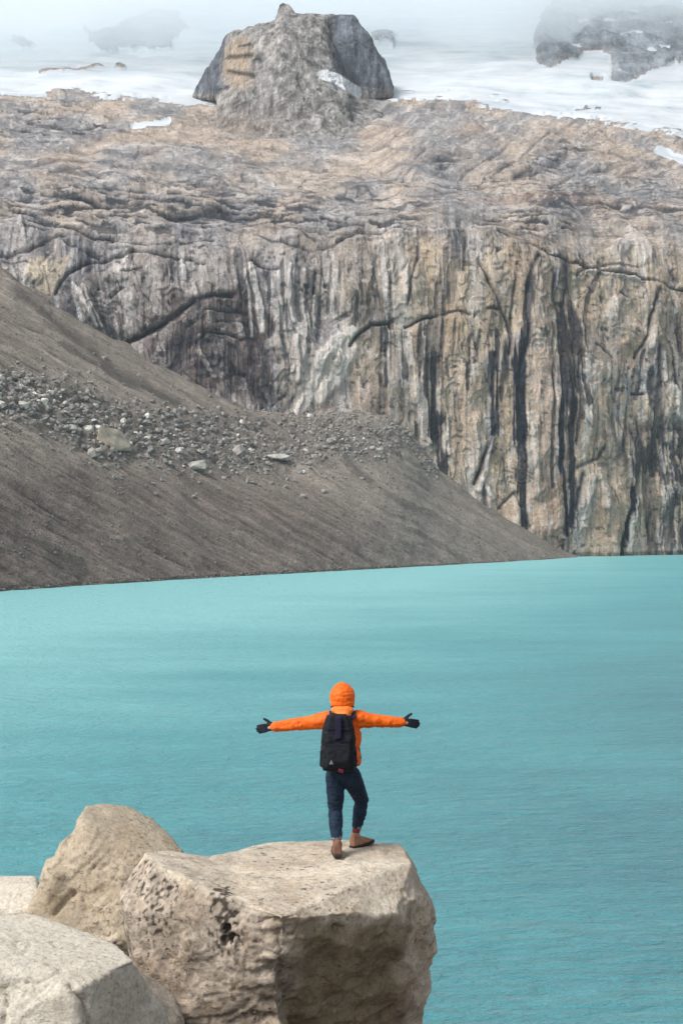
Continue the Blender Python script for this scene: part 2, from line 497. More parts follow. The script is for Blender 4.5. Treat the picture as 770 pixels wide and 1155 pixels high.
# --- cracks, overhangs, stains: (points, width px, depth m, darkness)
cracks = [
    ([(51, 221), (75, 225), (104, 228), (122, 231), (161, 230)], 2.6, 5, 0.95), ([(49, 213), (68, 214)], 1.3, 2, 0.8), ([(56, 201), (91, 194), (112, 202)], 1.4, 2, 0.7),
    ([(10, 283), (34, 281), (52, 273), (75, 267)], 1.5, 3, 0.85), ([(73, 274), (88, 280), (112, 287)], 1.6, 3, 0.9), ([(64, 254), (86, 259), (109, 265), (145, 270), (192, 276)], 1.6, 3, 0.9),
    ([(112, 261), (145, 258)], 1.2, 2, 0.7), ([(121, 278), (146, 278)], 1.2, 2, 0.7), ([(64, 331), (69, 317), (83, 302), (99, 294), (117, 291), (138, 285), (153, 280), (177, 286), (200, 291), (216, 293), (231, 299)], 1.9, 4, 0.95),
    ([(140, 304), (161, 300)], 1.5, 2, 0.85), ([(101, 315), (112, 325)], 1.5, 2, 0.8), ([(125, 335), (140, 326)], 1.3, 2, 0.75), ([(5, 293), (31, 294)], 1.5, 2, 0.85), ([(130, 238), (156, 238)], 1.8, 2, 0.8),
    ([(145, 385), (169, 374), (182, 367), (200, 355), (206, 348), (221, 338), (242, 332), (260, 333)], 2.8, 6, 1.0),
    ([(190, 221), (206, 222)], 1.4, 2, 0.85), ([(229, 220), (265, 221)], 1.4, 2, 0.85), ([(190, 243), (221, 242), (250, 239), (260, 243)], 3.2, 4, 1.0), ([(265, 245), (283, 247), (312, 246)], 1.9, 3, 0.9),
    ([(203, 276), (219, 268), (242, 268)], 1.3, 2, 0.85), ([(203, 274), (234, 278), (270, 282)], 1.3, 2, 0.8), ([(286, 268), (302, 274), (325, 280), (356, 282), (387, 272)], 1.3, 2, 0.8),
    ([(309, 257), (335, 265), (356, 274)], 1.4, 2, 0.85), ([(335, 263), (376, 266)], 1.3, 2, 0.8), ([(283, 298), (299, 300), (315, 302)], 2.0, 3, 0.95), ([(232, 350), (268, 350), (278, 355)], 1.6, 2, 0.9), ([(211, 369), (229, 359)], 2.0, 2, 0.85),
    ([(377, 361), (390, 355)], 2.0, 2, 0.9), ([(355, 309), (354, 330)], 2.0, 2, 0.9), ([(223, 386), (234, 374), (254, 373), (276, 382)], 1.8, 2, 0.9), ([(243, 362), (262, 360), (280, 366)], 1.4, 2, 0.8), ([(323, 443), (306, 457)], 1.5, 2, 0.8), ([(254, 428), (266, 421), (277, 423)], 1.8, 2, 0.8),
    ([(380, 272), (406, 266), (432, 265), (453, 261)], 1.6, 3, 0.9), ([(386, 254), (412, 256)], 1.5, 2, 0.8), ([(560, 264), (580, 273)], 1.4, 2, 0.85), ([(471, 279), (470, 292)], 2.0, 2, 0.8), ([(458, 344), (463, 316), (471, 290)], 1.4, 2, 0.8),
    ([(458, 368), (476, 360), (492, 357), (518, 351), (531, 355)], 1.7, 3, 0.95), ([(378, 364), (392, 357)], 1.7, 2, 0.9), ([(393, 391), (401, 381), (419, 366), (437, 364), (441, 369)], 2.0, 4, 0.95),
    ([(538, 292), (546, 308), (562, 344), (572, 360), (575, 396)], 1.6, 3, 0.85), ([(549, 348), (564, 347)], 1.6, 2, 0.9), ([(541, 375), (536, 409)], 1.9, 2, 0.95), ([(529, 381), (529, 422)], 1.4, 2, 0.85), ([(523, 272), (521, 303)], 2.2, 2, 0.85),
    ([(570, 269), (596, 278), (612, 285), (638, 294), (658, 299), (679, 305), (705, 309), (726, 314), (747, 320), (770, 326), (900, 345)], 1.5, 4, 1.0), ([(679, 299), (725, 301)], 1.2, 2, 0.6),
    ([(605, 292), (599, 305), (593, 334), (596, 373), (586, 430)], 2.4, 3, 1.0), ([(580, 300), (577, 350), (574, 400)], 1.6, 2, 0.8), ([(623, 313), (623, 339)], 2.0, 2, 0.85), ([(741, 326), (731, 355), (726, 381), (715, 404)], 1.7, 3, 0.95), ([(757, 305), (765, 316)], 3.0, 2, 0.8),
    ([(652, 288), (660, 300), (650, 308)], 1.6, 2, 0.9), ([(715, 443), (727, 443)], 1.7, 2, 0.85), ([(651, 526), (674, 516), (679, 505)], 2.4, 2, 0.9), ([(656, 534), (648, 575)], 2.2, 2, 0.9), ([(557, 480), (547, 511), (535, 545)], 2.2, 3, 1.0),
    ([(562, 573), (571, 564), (581, 556)], 1.6, 2, 0.95), ([(581, 556), (588, 575), (594, 592)], 1.5, 2, 0.9), ([(469, 480), (471, 500), (481, 514)], 2.2, 2, 0.7), ([(671, 388), (680, 395), (690, 404)], 1.2, 2, 0.7), ([(698, 330), (706, 336)], 1.4, 2, 0.8),
    ([(485, 183), (500, 179), (518, 176)], 3.4, 3, 0.75), ([(581, 198), (604, 192), (627, 186), (638, 176)], 3.2, 3, 0.75), ([(660, 229), (684, 227), (700, 231)], 1.8, 2, 0.8), ([(720, 232), (745, 238), (775, 239)], 1.6, 2, 0.75),
    ([(430, 196), (462, 186), (480, 172)], 1.3, 2, 0.45), ([(520, 200), (556, 176), (580, 160)], 1.3, 2, 0.45), ([(540, 210), (585, 180), (620, 150)], 1.2, 2, 0.45), ([(620, 214), (660, 196), (700, 190)], 1.3, 2, 0.5),
    ([(640, 168), (690, 172), (740, 190)], 1.3, 2, 0.45), ([(80, 170), (150, 176), (210, 168)], 1.3, 2, 0.45), ([(20, 190), (90, 182), (150, 190)], 1.3, 2, 0.4), ([(230, 190), (300, 184), (380, 196)], 1.2, 2, 0.4), ([(20, 135), (70, 146), (120, 142)], 1.8, 2, 0.6),
]
stains = [   # dark water stains on the cliff: points, width, darkness
    ([(586, 400), (586, 430), (586, 488)], 8.5, 1.0), ([(586, 488), (588, 530), (590, 586)], 5.0, 0.95), ([(596, 330), (594, 370), (588, 410)], 4.5, 0.85), ([(574, 366), (571, 400), (568, 440)], 4.5, 0.8),
    ([(644, 380), (642, 405), (640, 432)], 16, 0.85), ([(631, 430), (632, 508), (639, 588)], 3.2, 1.0), ([(648, 435), (645, 498), (645, 586)], 3.8, 0.95), ([(661, 425), (660, 456)], 3.4, 0.85), ([(654, 430), (652, 500)], 2.4, 0.8),
    ([(623, 420), (624, 545)], 2.2, 0.8), ([(490, 400), (486, 467), (492, 482), (500, 522)], 5.0, 0.95), ([(498, 472), (488, 478)], 5, 0.9), ([(555, 400), (557, 440), (557, 474)], 4.6, 0.95), ([(527, 415), (527, 436)], 2, 0.8),
    ([(518, 270), (516, 290), (508, 318), (498, 336), (492, 365), (490, 430)], 8.5, 0.62), ([(502, 280), (494, 330), (484, 380), (478, 440)], 3.0, 0.6), ([(434, 376), (432, 422)], 5.5, 0.9), ([(457, 375), (455, 425)], 3.2, 0.75), ([(476, 365), (472, 420)], 3.0, 0.7),
    ([(560, 375), (558, 425)], 3.0, 0.85), ([(403, 335), (400, 370)], 2.2, 0.6), ([(384, 290), (380, 350)], 3.0, 0.5), ([(425, 290), (416, 340)], 2.4, 0.45), ([(445, 300), (436, 350)], 2.2, 0.45),
    ([(302, 310), (304, 340), (308, 376)], 4.2, 0.75), ([(318, 300), (321, 340), (323, 370)], 2.8, 0.7), ([(334, 300), (336, 335), (338, 360)], 2.6, 0.6), ([(346, 300), (345, 350), (348, 400)], 1.8, 0.55), ([(362, 295), (362, 340), (358, 380)], 2.0, 0.55),
    ([(374, 300), (372, 345)], 1.8, 0.5), ([(268, 290), (272, 320)], 3.5, 0.55), ([(320, 385), (324, 430)], 2.4, 0.55), ([(300, 400), (304, 440)], 5, 0.5), ([(286, 410), (290, 450)], 4, 0.5),
    ([(715, 555), (710, 581), (700, 626)], 3.2, 1.0), ([(730, 548), (738, 590), (736, 624)], 8, 0.6), ([(754, 560), (752, 600), (750, 624)], 4.5, 0.75), ([(768, 560), (766, 620)], 5, 0.8), ([(741, 395), (742, 430)], 2.0, 0.75), ([(757, 395), (762, 440)], 2.4, 0.8),
    ([(765, 345), (768, 400)], 3.0, 0.7), ([(724, 400), (720, 440)], 2.0, 0.7), ([(735, 430), (742, 470)], 5, 0.6), ([(675, 300), (664, 330), (660, 370)], 2.2, 0.6), ([(640, 300), (643, 340), (648, 375)], 5, 0.5), ([(672, 470), (668, 520)], 2, 0.5),
    ([(610, 470), (611, 540)], 1.6, 0.35), ([(697, 420), (694, 455)], 1.8, 0.5), ([(512, 370), (508, 420)], 1.6, 0.5), ([(160, 350), (163, 375)], 2, 0.5), ([(185, 330), (186, 350)], 2.4, 0.5), ([(136, 340), (140, 366)], 1.6, 0.5),
    ([(200, 395), (235, 385), (262, 400)], 10, 0.55), ([(225, 420), (262, 412), (292, 425)], 9, 0.5), ([(270, 440), (296, 445), (310, 452)], 8, 0.45), ([(215, 360), (240, 345), (270, 345)], 5, 0.5), ([(280, 375), (286, 400)], 4, 0.5),
]
pales = [    # pale streaks and clean panels
    ([(283, 305), (290, 335), (297, 374)], 4.0, 1.0), ([(276, 310), (282, 350), (286, 380)], 1.8, 0.7), ([(326, 304), (328, 335), (330, 366)], 2.0, 0.9), ([(311, 340), (314, 370), (316, 395)], 3.5, 0.6), ([(343, 340), (346, 380)], 3.0, 0.6), ([(356, 335), (353, 370)], 2.4, 0.6),
    ([(84, 320), (96, 343), (107, 366)], 3.0, 0.95), ([(92, 320), (103, 345), (114, 368)], 1.6, 0.6), ([(206, 294), (210, 312)], 2.6, 0.8), ([(220, 318), (222, 338)], 2.6, 0.6), ([(224, 397), (233, 412), (241, 427)], 2.6, 0.9), ([(270, 360), (276, 378)], 3.5, 0.7), ([(25, 252), (28, 268)], 3, 0.6),
    ([(396, 378), (375, 388), (360, 410), (350, 440), (336, 464)], 7, 0.95), ([(392, 395), (378, 425), (362, 448)], 9, 0.7), ([(306, 390), (316, 388), (320, 400)], 6, 0.6), ([(334, 380), (336, 430)], 2.6, 0.7),
    ([(484, 263), (510, 261), (536, 260), (562, 262)], 1.8, 0.7), ([(400, 272), (440, 268), (470, 264)], 1.6, 0.6), ([(660, 303), (690, 309), (720, 317)], 1.6, 0.6), ([(497, 330), (495, 400)], 1.8, 0.6), ([(480, 380), (476, 430)], 2.4, 0.6), ([(460, 300), (456, 336)], 2.0, 0.6),
    ([(470, 430), (474, 470), (482, 496)], 6, 0.5), ([(504, 480), (504, 510)], 4, 0.7), ([(553, 490), (548, 530), (540, 552)], 3.0, 0.95), ([(545, 540), (556, 560)], 3, 0.9), ([(586, 505), (587, 520)], 2, 0.8), ([(602, 480), (603, 560)], 4, 0.5), ([(664, 540), (660, 590)], 4, 0.6),
    ([(676, 530), (680, 570)], 5, 0.5), ([(718, 560), (714, 590), (709, 622)], 3.4, 0.95), ([(744, 590), (741, 612)], 2.8, 0.8), ([(754, 608), (751, 624)], 2.4, 0.8), ([(640, 440), (640, 470)], 1.6, 0.6), ([(700, 280), (715, 268), (725, 290)], 10, 0.55), ([(690, 340), (685, 360)], 6, 0.5), ([(757, 440), (768, 470)], 5, 0.7), ([(748, 400), (750, 430)], 1.8, 0.7), ([(733, 370), (732, 395)], 3, 0.6),
]
warm = [
    ([(322, 464), (338, 443), (355, 402), (374, 382), (404, 373), (396, 408), (372, 446), (352, 466)], 4, 1.0, (.60, .54, .46)),   # clean warm panels between the stains
    ([(31, 291), (78, 290), (61, 335), (28, 312)], 3, 1.0, (.50, .42, .32)),
    ([(520, 430), (545, 425), (540, 480), (520, 530), (502, 522), (515, 470)], 5, 0.8, (.47, .36, .265)), ([(560, 420), (578, 415), (576, 480), (560, 545), (545, 545), (560, 480)], 5, 0.8, (.49, .385, .27)),
    ([(600, 380), (626, 400), (626, 520), (630, 600), (598, 590), (600, 480)], 5, 0.85, (.47, .36, .285)), ([(672, 440), (695, 470), (705, 540), (700, 622), (665, 622), (660, 560), (672, 500)], 6, 0.8, (.46, .365, .28)),
    ([(665, 310), (730, 322), (722, 390), (690, 440), (668, 420), (660, 360)], 8, 0.7, (.45, .365, .275)), ([(505, 360), (530, 365), (530, 425), (505, 430)], 5, 0.6, (.45, .36, .28)), ([(540, 290), (575, 290), (568, 340), (548, 330)], 6, 0.6, (.42, .355, .29)),
    ([(600, 310), (622, 305), (622, 370), (602, 375)], 5, 0.6, (.44, .35, .27)), ([(690, 268), (728, 258), (735, 290), (690, 300)], 6, 0.8, (.50, .44, .36)), ([(390, 380), (430, 372), (428, 415), (395, 430)], 6, 0.6, (.45, .37, .29)), ([(310, 385), (340, 380), (338, 440), (318, 450)], 6, 0.5, (.46, .40, .33)),
]
dark = np.zeros(PX.shape, np.float32)
for pts, wd, dep, dk in cracks:
    m_ = np.exp(-(seg_dist(PX + wx * 0.35, PY + wy * 0.35, pts) / (wd * 1.12)) ** 2) * np.clip(0.95 + n_s1 * 0.5, 0.35, 1.2)
    d -= m_ * dep * 0.55
    dark = np.maximum(dark, m_ * dk)
brk = fbm((X + warpx * 0.4) / 3.2, Z / 45, 21.0, 4)
brk2 = fbm(X / 1.5, Z / 60, 81.0, 3)
brk3 = fbm(X / 7, Z / 26, 91.0, 4)
for pts, wd, dk in stains:
    m_ = np.exp(-(seg_dist(PX + wx * 0.3, PY * 0.45 + wy, [(a_, b_ * 0.45) for a_, b_ in pts]) / (wd * 1.15)) ** 2)      # long soft ends
    m_ = sstep(0.26, 0.66, m_ * (0.90 + brk3 * 0.7) + (brk * 0.34 + brk2 * 0.5) * sstep(0.03, 0.4, m_)) * sstep(0.02, 0.22, m_)
    d -= m_ * 0.6
    dark = np.maximum(dark, m_ * dk)
field = fbm((X + Z * 0.6) / 15, Z / 3.6, 63.0, 4)
for pl, th in [([(10, 206), (200, 212), (340, 226), (400, 240), (395, 262), (150, 262), (10, 262)], 0.02), ([(540, 238), (600, 236), (648, 242), (650, 262), (600, 270), (545, 258)], -0.05),
               ([(385, 246), (470, 240), (475, 262), (385, 270)], 0.1), ([(478, 186), (505, 170), (528, 176), (500, 198)], -0.1), ([(580, 197), (600, 176), (655, 158), (664, 172), (640, 196), (600, 205)], 0.0),
               ([(0, 118), (90, 120), (160, 150), (60, 160), (0, 150)], 0.15), ([(660, 226), (780, 230), (780, 244), (660, 240)], 0.05), ([(682, 461), (700, 479), (715, 482), (736, 474), (772, 477), (830, 480), (830, 545), (749, 547), (723, 542), (715, 560), (708, 539), (700, 513), (692, 495)], -0.55), ([(630, 380), (662, 378), (668, 395), (655, 432), (628, 432)], -0.35)]:
    m_ = soft_poly(PX + wx, PY + wy, pl, 9) * (sstep(th, th + 0.22, field) if th > -0.2 else sstep(-0.5, 0.15, fbm(X / 5, Z / 16, 95.0, 4) + 0.5 * fbm(X / 1.8, Z / 30, 96.0, 3)))
    dark = np.maximum(dark, m_ * 0.85); d -= m_ * 1.2
pale = np.zeros(PX.shape, np.float32)
for pts, wd, dk in pales:
    m_ = np.exp(-(seg_dist(PX + wx * 0.5, PY + wy, pts) / wd) ** 2)
    m_ = sstep(0.2, 0.7, m_ + brk * 0.35) * sstep(0.02, 0.25, m_)
    d += m_ * 1.5
    pale = np.maximum(pale, m_ * dk)

P = P + N0 * d[..., None]
Z = P[..., 2].astype(np.float32)

# --- colour of the rock: minerals, and haze painted onto the far outcrops
def L(*c): return np.array(c, np.float32)
TAN, MAUVE, GREY, PINK, DARK, PALE = L(.45, .365, .275), L(.285, .265, .275), L(.28, .27, .268), L(.41, .345, .29), L(.024, .029, .040), L(.64, .60, .56)
n_a = fbm(X / 45, Z / 45, 11.1, 4)[..., None]
n_b = fbm(X / 16, Z / 16, 13.3, 4)[..., None]
lean = (PY - 420) * 0.10 * np.clip((PX - 480) / 200, -1, 0.4)          # streaks fan out a little
Xs = X + lean.astype(np.float32) + warpx * 0.10
streak = fbm(Xs / 6.5, Z / 170, 15.5, 4)[..., None]
streak2 = fbm(Xs / 2.2, Z / 90, 18.5, 3)[..., None]
rt = right[..., None]
def lines(a, b_, c_, w):
    return np.exp(-(fbm(a, b_, c_, 3) / w) ** 2)[..., None]
cl = (MAUVE * 0.65 + TAN * 0.35) * (1 - rt) + TAN * rt
cl = cl + (MAUVE - cl) * sstep(0.05, 0.5, n_a) * 0.65
cl = cl * (1 + 0.30 * n_b)
cl = cl * (1 - 0.30 * sstep(0.0, 0.55, fbm(X / 38, Z / 120, 71.0, 3))[..., None])
brkup = sstep(-0.35, 0.35, fbm(X / 14, Z / 22, 41.0, 4))[..., None]
bun = sstep(-0.12, 0.30, fbm(Xs / 24, Z / 300, 83.0, 3))[..., None] * (0.35 + 0.65 * brkup)      # bundles of seepage streaks between clean panels
cl = cl + (PALE - cl) * sstep(0.10, 0.42, -streak) * (0.30 + 0.25 * brkup) * (1 - 0.5 * bun)
sk = sstep(0.02, 0.20, streak)
BLU = L(.050, .056, .075)
cl = cl + (BLU - cl) * sk * bun * 0.62
cl = cl + (DARK - cl) * sstep(0.14, 0.38, streak2) * bun * 0.62
cl = cl + (L(.56, .56, .57) - cl) * sstep(0.18, 0.42, -streak2) * (0.22 + 0.4 * bun)
cl = cl + (DARK - cl) * lines(Xs / 12, Z / 120, 33.0, 0.030) * 0.85 * sstep(-0.35, 0.1, -n_a)
cl = cl + (DARK - cl) * lines(Xs / 6, Z / 60, 85.0, 0.030) * 0.6 * bun
cl = cl + (DARK - cl) * lines(X / 16 + Z / 40, Z / 13, 36.0, 0.028) * 0.6 * brkup * (1 - 0.4 * rt)
for pl, sf, am_, c_ in warm:
    m_ = soft_poly(PX + wx * 0.5, PY + wy, pl, sf)[..., None] * am_
    cl = cl + (L(*c_) * (1 + 0.22 * n_b + 0.15 * streak2) - cl) * m_ * 0.85
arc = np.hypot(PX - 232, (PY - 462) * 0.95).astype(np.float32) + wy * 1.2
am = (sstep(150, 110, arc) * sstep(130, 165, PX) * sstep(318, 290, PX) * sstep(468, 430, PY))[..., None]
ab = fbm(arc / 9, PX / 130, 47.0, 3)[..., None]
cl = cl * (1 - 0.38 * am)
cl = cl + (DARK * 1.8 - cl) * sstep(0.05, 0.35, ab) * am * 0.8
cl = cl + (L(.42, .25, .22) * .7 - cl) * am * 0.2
cl = cl + (L(.42, .30, .195) - cl) * sstep(0.1, 0.6, fbm(X / 22, Z / 50, 44.0, 3))[..., None] * 0.4 * rt
# slab: pinkish grey benches with dark joints
tilt = sstep(380, 470, PX) * sstep(225, 200, PY)
qq = (PY + tilt * (PX - 420) * 0.42 - (1 - tilt) * (PX - 200) * 0.04).astype(np.float32) + wy * 0.5
aa = (PX - tilt * PY * 0.42).astype(np.float32)
lay = fbm(aa / 85, qq / 8.0, 23.0, 4)[..., None]
lay2 = fbm(aa / 34, qq / 3.6, 27.0, 3)[..., None]
sb = PINK + (GREY - PINK) * sstep(-0.25, 0.45, n_a)
low = sstep(225, 150, PY)[..., None]
sb = sb * (1 + 0.22 * n_b)
sb = sb + (L(.43, .345, .275) - sb) * (sstep(0.0, 0.5, -n_a) * low * 0.6)
jam = (0.35 + 0.65 * np.exp(-((PY - 228) / 32) ** 2))[..., None]
sb = sb + (DARK * 1.5 - sb) * sstep(0.2, 0.5, lay) * 0.75 * jam
sb = sb + (PALE - sb) * sstep(0.25, 0.6, -lay) * 0.38
sb = sb + (DARK * 1.8 - sb) * sstep(0.3, 0.6, lay2) * 0.65 * jam
sb = sb + (PALE - sb) * sstep(0.35, 0.8, -lay2) * 0.4
sb = sb + (DARK * 1.3 - sb) * lines(aa / 70, qq / 16, 51.0, 0.022) * 0.75 * (0.65 + 0.35 * jam)
sb = sb + (L(.19, .195, .205) - sb) * sstep(0.2, 0.6, fbm((X + Z) / 36, Z / 18, 53.0, 4))[..., None] * 0.6
redl = np.exp(-(seg_dist(fx, fy, [(520, 226), (600, 222), (690, 226), (790, 228)]) / 5) ** 2)[..., None]
sb = sb + (L(.28, .18, .14) - sb) * redl * 0.35
wc = sstep(-28, 30, PY - RIM - 8 * (1 - right) + n_a[..., 0] * 26 + n_b[..., 0] * 12 + wy)[..., None]
dab = sstep(0.30, 0.46, fbm(X / 3.6, Z / 4.5, 98.0, 3))[..., None] * sstep(-0.1, 0.3, fbm(X / 30, Z / 24, 99.0, 3))[..., None]     # small dark dabs in scattered patches
cl = cl + (DARK * 1.3 - cl) * dab * 0.75
dab2 = sstep(0.34, 0.50, -fbm(X / 3.2, Z / 4.0, 98.5, 3))[..., None] * sstep(-0.1, 0.3, -fbm(X / 30, Z / 24, 99.0, 3))[..., None]
cl = cl + (PALE - cl) * dab2 * 0.5
dab3 = sstep(0.28, 0.45, fbm(aa / 9, qq / 2.6, 101.0, 3))[..., None]
sb = sb + (DARK * 1.6 - sb) * dab3 * 0.55 * (0.3 + 0.7 * jam)
sb = sb + (PALE - sb) * sstep(0.32, 0.5, -fbm(aa / 9, qq / 2.6, 102.0, 3))[..., None] * 0.4
col = sb * (1 - wc) + cl * wc
col = col + (PALE - col) * pale[..., None] * 0.75
col = col + (DARK - col) * np.clip(dark, 0, 1)[..., None]
bl = (np.maximum(rk, fk) * (PY < 112))[..., None]
col = col * (1 - bl) + (L(.285, .31, .34) * (1 + 0.4 * n_b + 0.3 * n_a)) * bl  # outcrop colour paled and blued to look hazed
col = col * (1 - 0.5 * sstep(3.2, 2.0, Z + n_b[..., 0]))[..., None]
fb = (fk * (PY < 70) * (1 - rk))[..., None]
col = col + (L(.32, .345, .37) - col) * fb * 0.7  # faint rocks lightened in colour so they fade like mist
col = np.clip(col, 0.02, 0.8)

fs = snow[:-1, :-1].astype(int) + snow[1:, :-1] + snow[:-1, 1:] + snow[1:, 1:]
is_snow = fs >= 2
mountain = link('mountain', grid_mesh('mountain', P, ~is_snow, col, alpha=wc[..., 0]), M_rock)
tag(mountain, 'pinkish grey rock slab above a tan cliff streaked black by water behind the lake', 'mountain', kind='structure')
snowfield = link('snowfield', grid_mesh('snowfield', P + np.array([0, 0, 0.3]), is_snow), M_snow)
tag(snowfield, 'white snowfield above the bare rock slab, fading up into the mist', 'snow', kind='structure')

# ------------------------------------------------------------------ scree fan on the left shore
def terr_Y(px, py):
    """terrain depth (undisplaced) by bilinear lookup"""
    ix = np.clip(np.interp(px, gx, np.arange(len(gx))), 0, len(gx) - 1.001)
    iy = np.clip(np.interp(py, gy, np.arange(len(gy))), 0, len(gy) - 1.001)
    a, b_ = ix.astype(int), iy.astype(int); fxx, fyy = ix - a, iy - b_
    A = P[..., 1]
    return (A[b_, a] * (1 - fxx) * (1 - fyy) + A[b_, a + 1] * fxx * (1 - fyy) + A[b_ + 1, a] * (1 - fxx) * fyy + A[b_ + 1, a + 1] * fxx * fyy)

sx = np.concatenate([np.linspace(-300, -130, 50, endpoint=False), np.arange(-130, 652, 1.0)])
wl_y = np.interp(sx, [-300, 0, 100, 250, 400, 520, 600, 640, 652], [692, 667, 660, 651, 643, 636.5, 632, 629.5, 628.5])
top_y = np.interp(sx, [-300, 0, 60, 100, 200, 245, 290, 318, 335, 352, 385, 430, 450, 465, 485, 510, 560, 610, 645, 652],
                  [150, 300, 338, 364, 420, 446, 462, 465, 468, 465, 463, 466, 474, 490, 520, 541, 575, 605, 626.5, 628])
top_y = blur(top_y[None, :], 9, 1)[0] - 2.0
top_n = fbm(sx / 40, 0.3, 0.7, 4) * 3.5
nt_ = 460
T = np.linspace(-0.04, 1.0, nt_)[:, None]
SY = wl_y[None, :] + (top_y - wl_y)[None, :] * T + top_n[None, :] * np.clip(T, 0, 1) ** 12
SX = np.broadcast_to(sx[None, :], SY.shape)
inv_b = (wl_y - 577.5) / (F * CAM_Z)
Ytop = terr_Y(np.clip(sx, gx[0], gx[-1]), top_y) + 6
Ytop = blur(Ytop[None, :], 16, 1)[0]
Ytop = np.maximum(Ytop, 1 / inv_b + 2)
ti = np.clip(T, -0.05, 1)
shape = ti - 0.10 * np.sin(np.pi * np.clip(ti, 0, 1))          # slightly hollow profile
sinv = inv_b[None, :] * (1 - shape) + (1 / Ytop)[None, :] * shape
SYd = 1 / sinv
SP = np.stack([(SX - 385) / F * SYd, SYd, CAM_Z - (SY - 577.5) / F * SYd], -1)
SN = grid_normals(SP)
sX, sYw, sZ = [SP[..., k].astype(np.float32) for k in range(3)]
# across-slope coordinate for gullies running down to the right
aco = (SY - SX * 0.56).astype(np.float32) + fbm(sX / 40, sYw / 40, 1.1, 3) * 6
alo = (SX + SY * 0.56).astype(np.float32)
gul = fbm(aco / 11, alo / 260, 3.0, 4)
gul2 = fbm(aco / 3.2, alo / 120, 5.0, 3)
lump = fbm(sX / 14, sYw / 14, sZ / 14, 4)
# rockfall band
bandpts = [(-200, 360), (0, 440), (60, 458), (130, 487), (200, 492), (280, 502), (345, 500), (400, 498), (430, 500)]
bd = seg_dist(SX.astype(np.float32) + lump * 6, SY.astype(np.float32) + lump * 6, bandpts)
bandw = np.interp(SX, [-200, 0, 100, 300, 430], [22, 28, 40, 38, 26])
wb = sstep(1.0, 0.55, bd / bandw)
sd = gul * 0.9 + gul2 * 0.2 + lump * 0.8 + wb * (fbm(sX / 5, sYw / 5, sZ / 5, 3) * 1.8 + 0.8)
edge = np.ones_like(SY)
SP = SP + SN * (sd * edge)[..., None]
upper = sstep(-35, 30, aco - 475 * 1.0 + SX * 0.0)[..., None]      # darker brown lower sheet
lowdark = sstep(505, 560, SY + SX * -0.02 + lump * 10 - np.clip(SX - 250, 0, 400) * 0.22)[..., None]
SC = L(.30, .262, .222) * (1 - lowdark) + L(.215, .18, .156) * lowdark
SC = SC * np.clip(1 + 0.30 * gul[..., None] + 0.36 * gul2[..., None] + 0.18 * lump[..., None], 0.35, 1.8)
gray = sstep(330, 480, SX)[..., None]
SC = SC + (L(.30, .28, .245) * (1 + 0.3 * gul[..., None]) - SC) * gray * 0.6
SC = SC + (L(.15, .142, .13) - SC) * wb[..., None] * 0.6
for pts, wd, dk in [([(20, 328), (70, 370), (140, 425), (200, 455)], 6, 0.55), ([(75, 390), (130, 425), (160, 440)], 4, 0.5),
                    ([(390, 520), (420, 545)], 4, 0.6), ([(240, 444), (262, 450)], 3, 0.6), ([(370, 480), (392, 500)], 4, 0.4),
                    ([(395, 530), (450, 565), (520, 600)], 2.5, 0.35), ([(330, 560), (400, 612)], 5, 0.25), ([(350, 590), (420, 635)], 4, 0.3)]:
    m_ = np.exp(-(seg_dist(SX + lump * 5, SY + lump * 5, pts) / wd) ** 2)[..., None]
    SC = SC + (L(.06, .056, .054) - SC) * m_ * dk
for pts, wd, dk in [([(60, 345), (150, 405), (260, 450), (320, 466)], 9, 0.4), ([(440, 560), (520, 600)], 14, 0.3), ([(330, 462), (380, 452)], 6, 0.5)]:
    m_ = np.exp(-(seg_dist(SX + lump * 8, SY + lump * 8, pts) / wd) ** 2)[..., None]
    SC = SC + (L(.30, .27, .235) - SC) * m_ * dk
wet = sstep(0.020, 0.010, T + lump * 0.006)[..., None]
SC = SC * (1 - 0.5 * wet)
SC = np.clip(SC, 0.03, 0.6)
scree = link('scree_slope', grid_mesh('scree_slope', SP, None, SC), M_scree)
tag(scree, 'brown grey gravel slope running down to the lake below the left cliff', 'scree slope', kind='structure')

def scree_pos(px, py):
    j = int(np.clip(np.searchsorted(sx, px), 0, len(sx) - 1))
    t = (py - wl_y[j]) / (top_y[j] - wl_y[j])
    i = int(np.clip((t + 0.04) / 1.04 * (nt_ - 1), 0, nt_ - 1))
    return Vector(SP[i, j]), Vector(SN[i, j])

# ------------------------------------------------------------------ lake, lake bed and near shore
def sheet(name, pts, mat):
    bm = bmesh.new()
    bm.faces.new([bm.verts.new(p) for p in pts])
    bmesh.ops.recalc_face_normals(bm, faces=bm.faces)
    me = bpy.data.meshes.new(name); bm.to_mesh(me); bm.free()
    return link(name, me, mat)
lake = sheet('lake', [(-420, 30, 0), (620, 30, 0), (620, 960, 0), (-420, 960, 0)], M_water)
if lake.data.polygons[0].normal.z < 0: lake.data.flip_normals()
tag(lake, 'milky turquoise glacial lake with fine ripples', 'lake', kind='structure')

